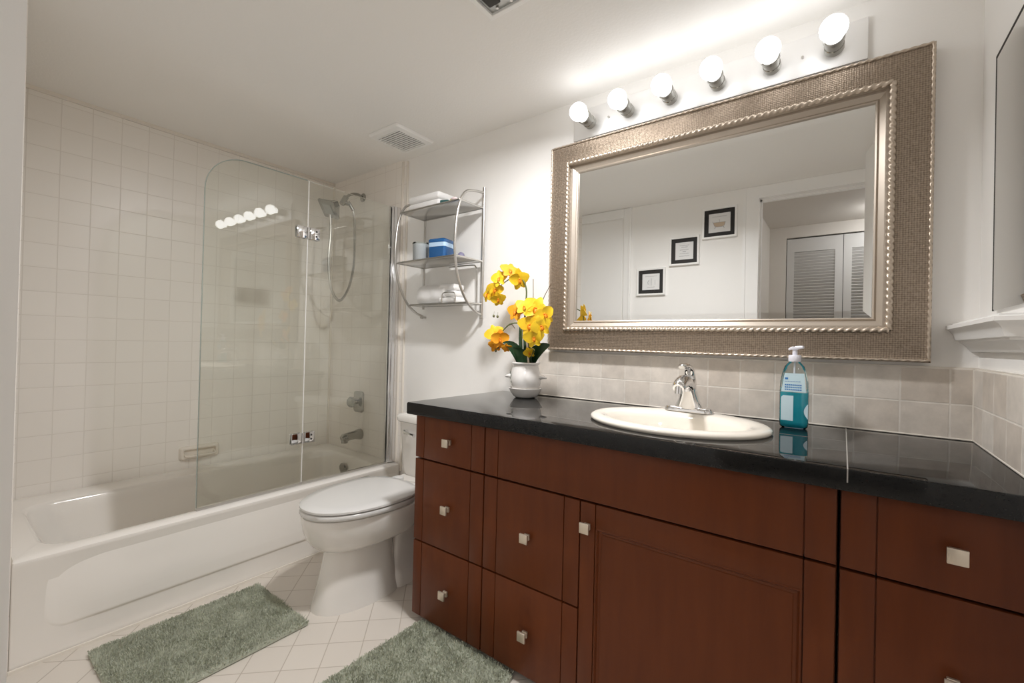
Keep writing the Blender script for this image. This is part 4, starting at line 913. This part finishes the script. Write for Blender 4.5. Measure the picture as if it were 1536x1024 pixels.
picture(2.008, 2.232, 1.812, 2.028, 'highest framed print in the mirror, a small clawfoot tub drawing', 1)
picture(1.782, 1.992, 1.643, 1.853, 'middle framed print in the mirror, lines of small lettering', 2)
picture(1.538, 1.754, 1.435, 1.641, 'lowest framed print in the mirror, grey sketch in black mat', 3)

# ================================================================== CORNER SHELF AND CABINET MIRROR (right wall)
sl = thing('crown_shelf', 'white crown moulded wall shelf in the right corner above the counter', 'shelf', (3.08, -0.24, 1.0735))
b = BM(); YE = -0.488
prof = [(0.014, 1.0735), (0.017, 1.0755), (0.021, 1.083), (0.030, 1.094), (0.038, 1.0985), (0.038, 1.1025), (0.046, 1.1045), (0.048, 1.110), (0.051, 1.121), (0.057, 1.129), (0.063, 1.1325), (0.0645, 1.134), (0.0645, 1.1425), (0.063, 1.144)]
def sring(p, z): return [(W-p, -0.001, z), (W-p, YE-(p-0.064)*-1.0, z), (W-0.0005, YE-(p-0.064)*-1.0-0.0, z), (W-0.0005, -0.001, z)]
loft(b, [[(W-p, -0.001, z), (W-p, YE+(0.064-p), z), (W-0.001, YE+(0.064-p)-0.030, z), (W-0.001, -0.001, z)] for p, z in prof], True, True); obj('moulding', b, 'trim', sl, 25)
b = BM(); box(b, W-0.052, W-0.001, -0.46, -0.0015, 1.144, 1.150); obj('top_board', b, 'trim', sl, None)
cm = thing('cabinet_mirror', 'frameless mirror on the right wall above the white crown shelf', 'mirror', (W-0.01, -0.45, 1.168))
b = BM()
def mr(e, x): return [(x, -0.172-e, 1.172+e), (x, -0.172-e, 1.782-e), (x, -0.85+e, 1.782-e), (x, -0.85+e, 1.172+e)]
loft(b, [mr(0, W-0.001), mr(0, W-0.007), mr(0.018, W-0.010)], True, True); obj('mirror_pane', b, 'mirror', cm, 2)
b = BM(); tube(b, [(W-0.006, -0.172, 1.172), (W-0.006, -0.172, 1.782), (W-0.006, -0.85, 1.782)], 0.0028, 6); obj('edge_line', b, 'void', cm)

# ================================================================== ADDED HALL FILL LIGHT
HLX, HLY = 3.10, -2.62
hl = thing('hall_fill_light', 'added round fill light on the hall ceiling behind the doorway', 'ceiling light', (HLX, HLY, H))
b = BM(); lathe(b, [(0.0001, -0.02), (0.105, -0.02), (0.107, -0.012), (0.107, -0.0005), (0.0001, -0.0005)], 32, (HLX, HLY, H)); obj('canopy', b, 'white', hl, 40)
b = BM(); lathe(b, [(0.0001, -0.075), (0.04, -0.070), (0.075, -0.054), (0.094, -0.032), (0.098, -0.0205), (0.0001, -0.0205)], 32, (HLX, HLY, H)); obj('fill_bowl', b, emit_mat('fill_glow', (1.0, 0.99, 0.985), HALL), hl, 60)  # glowing bowl added to send fill through the doorway
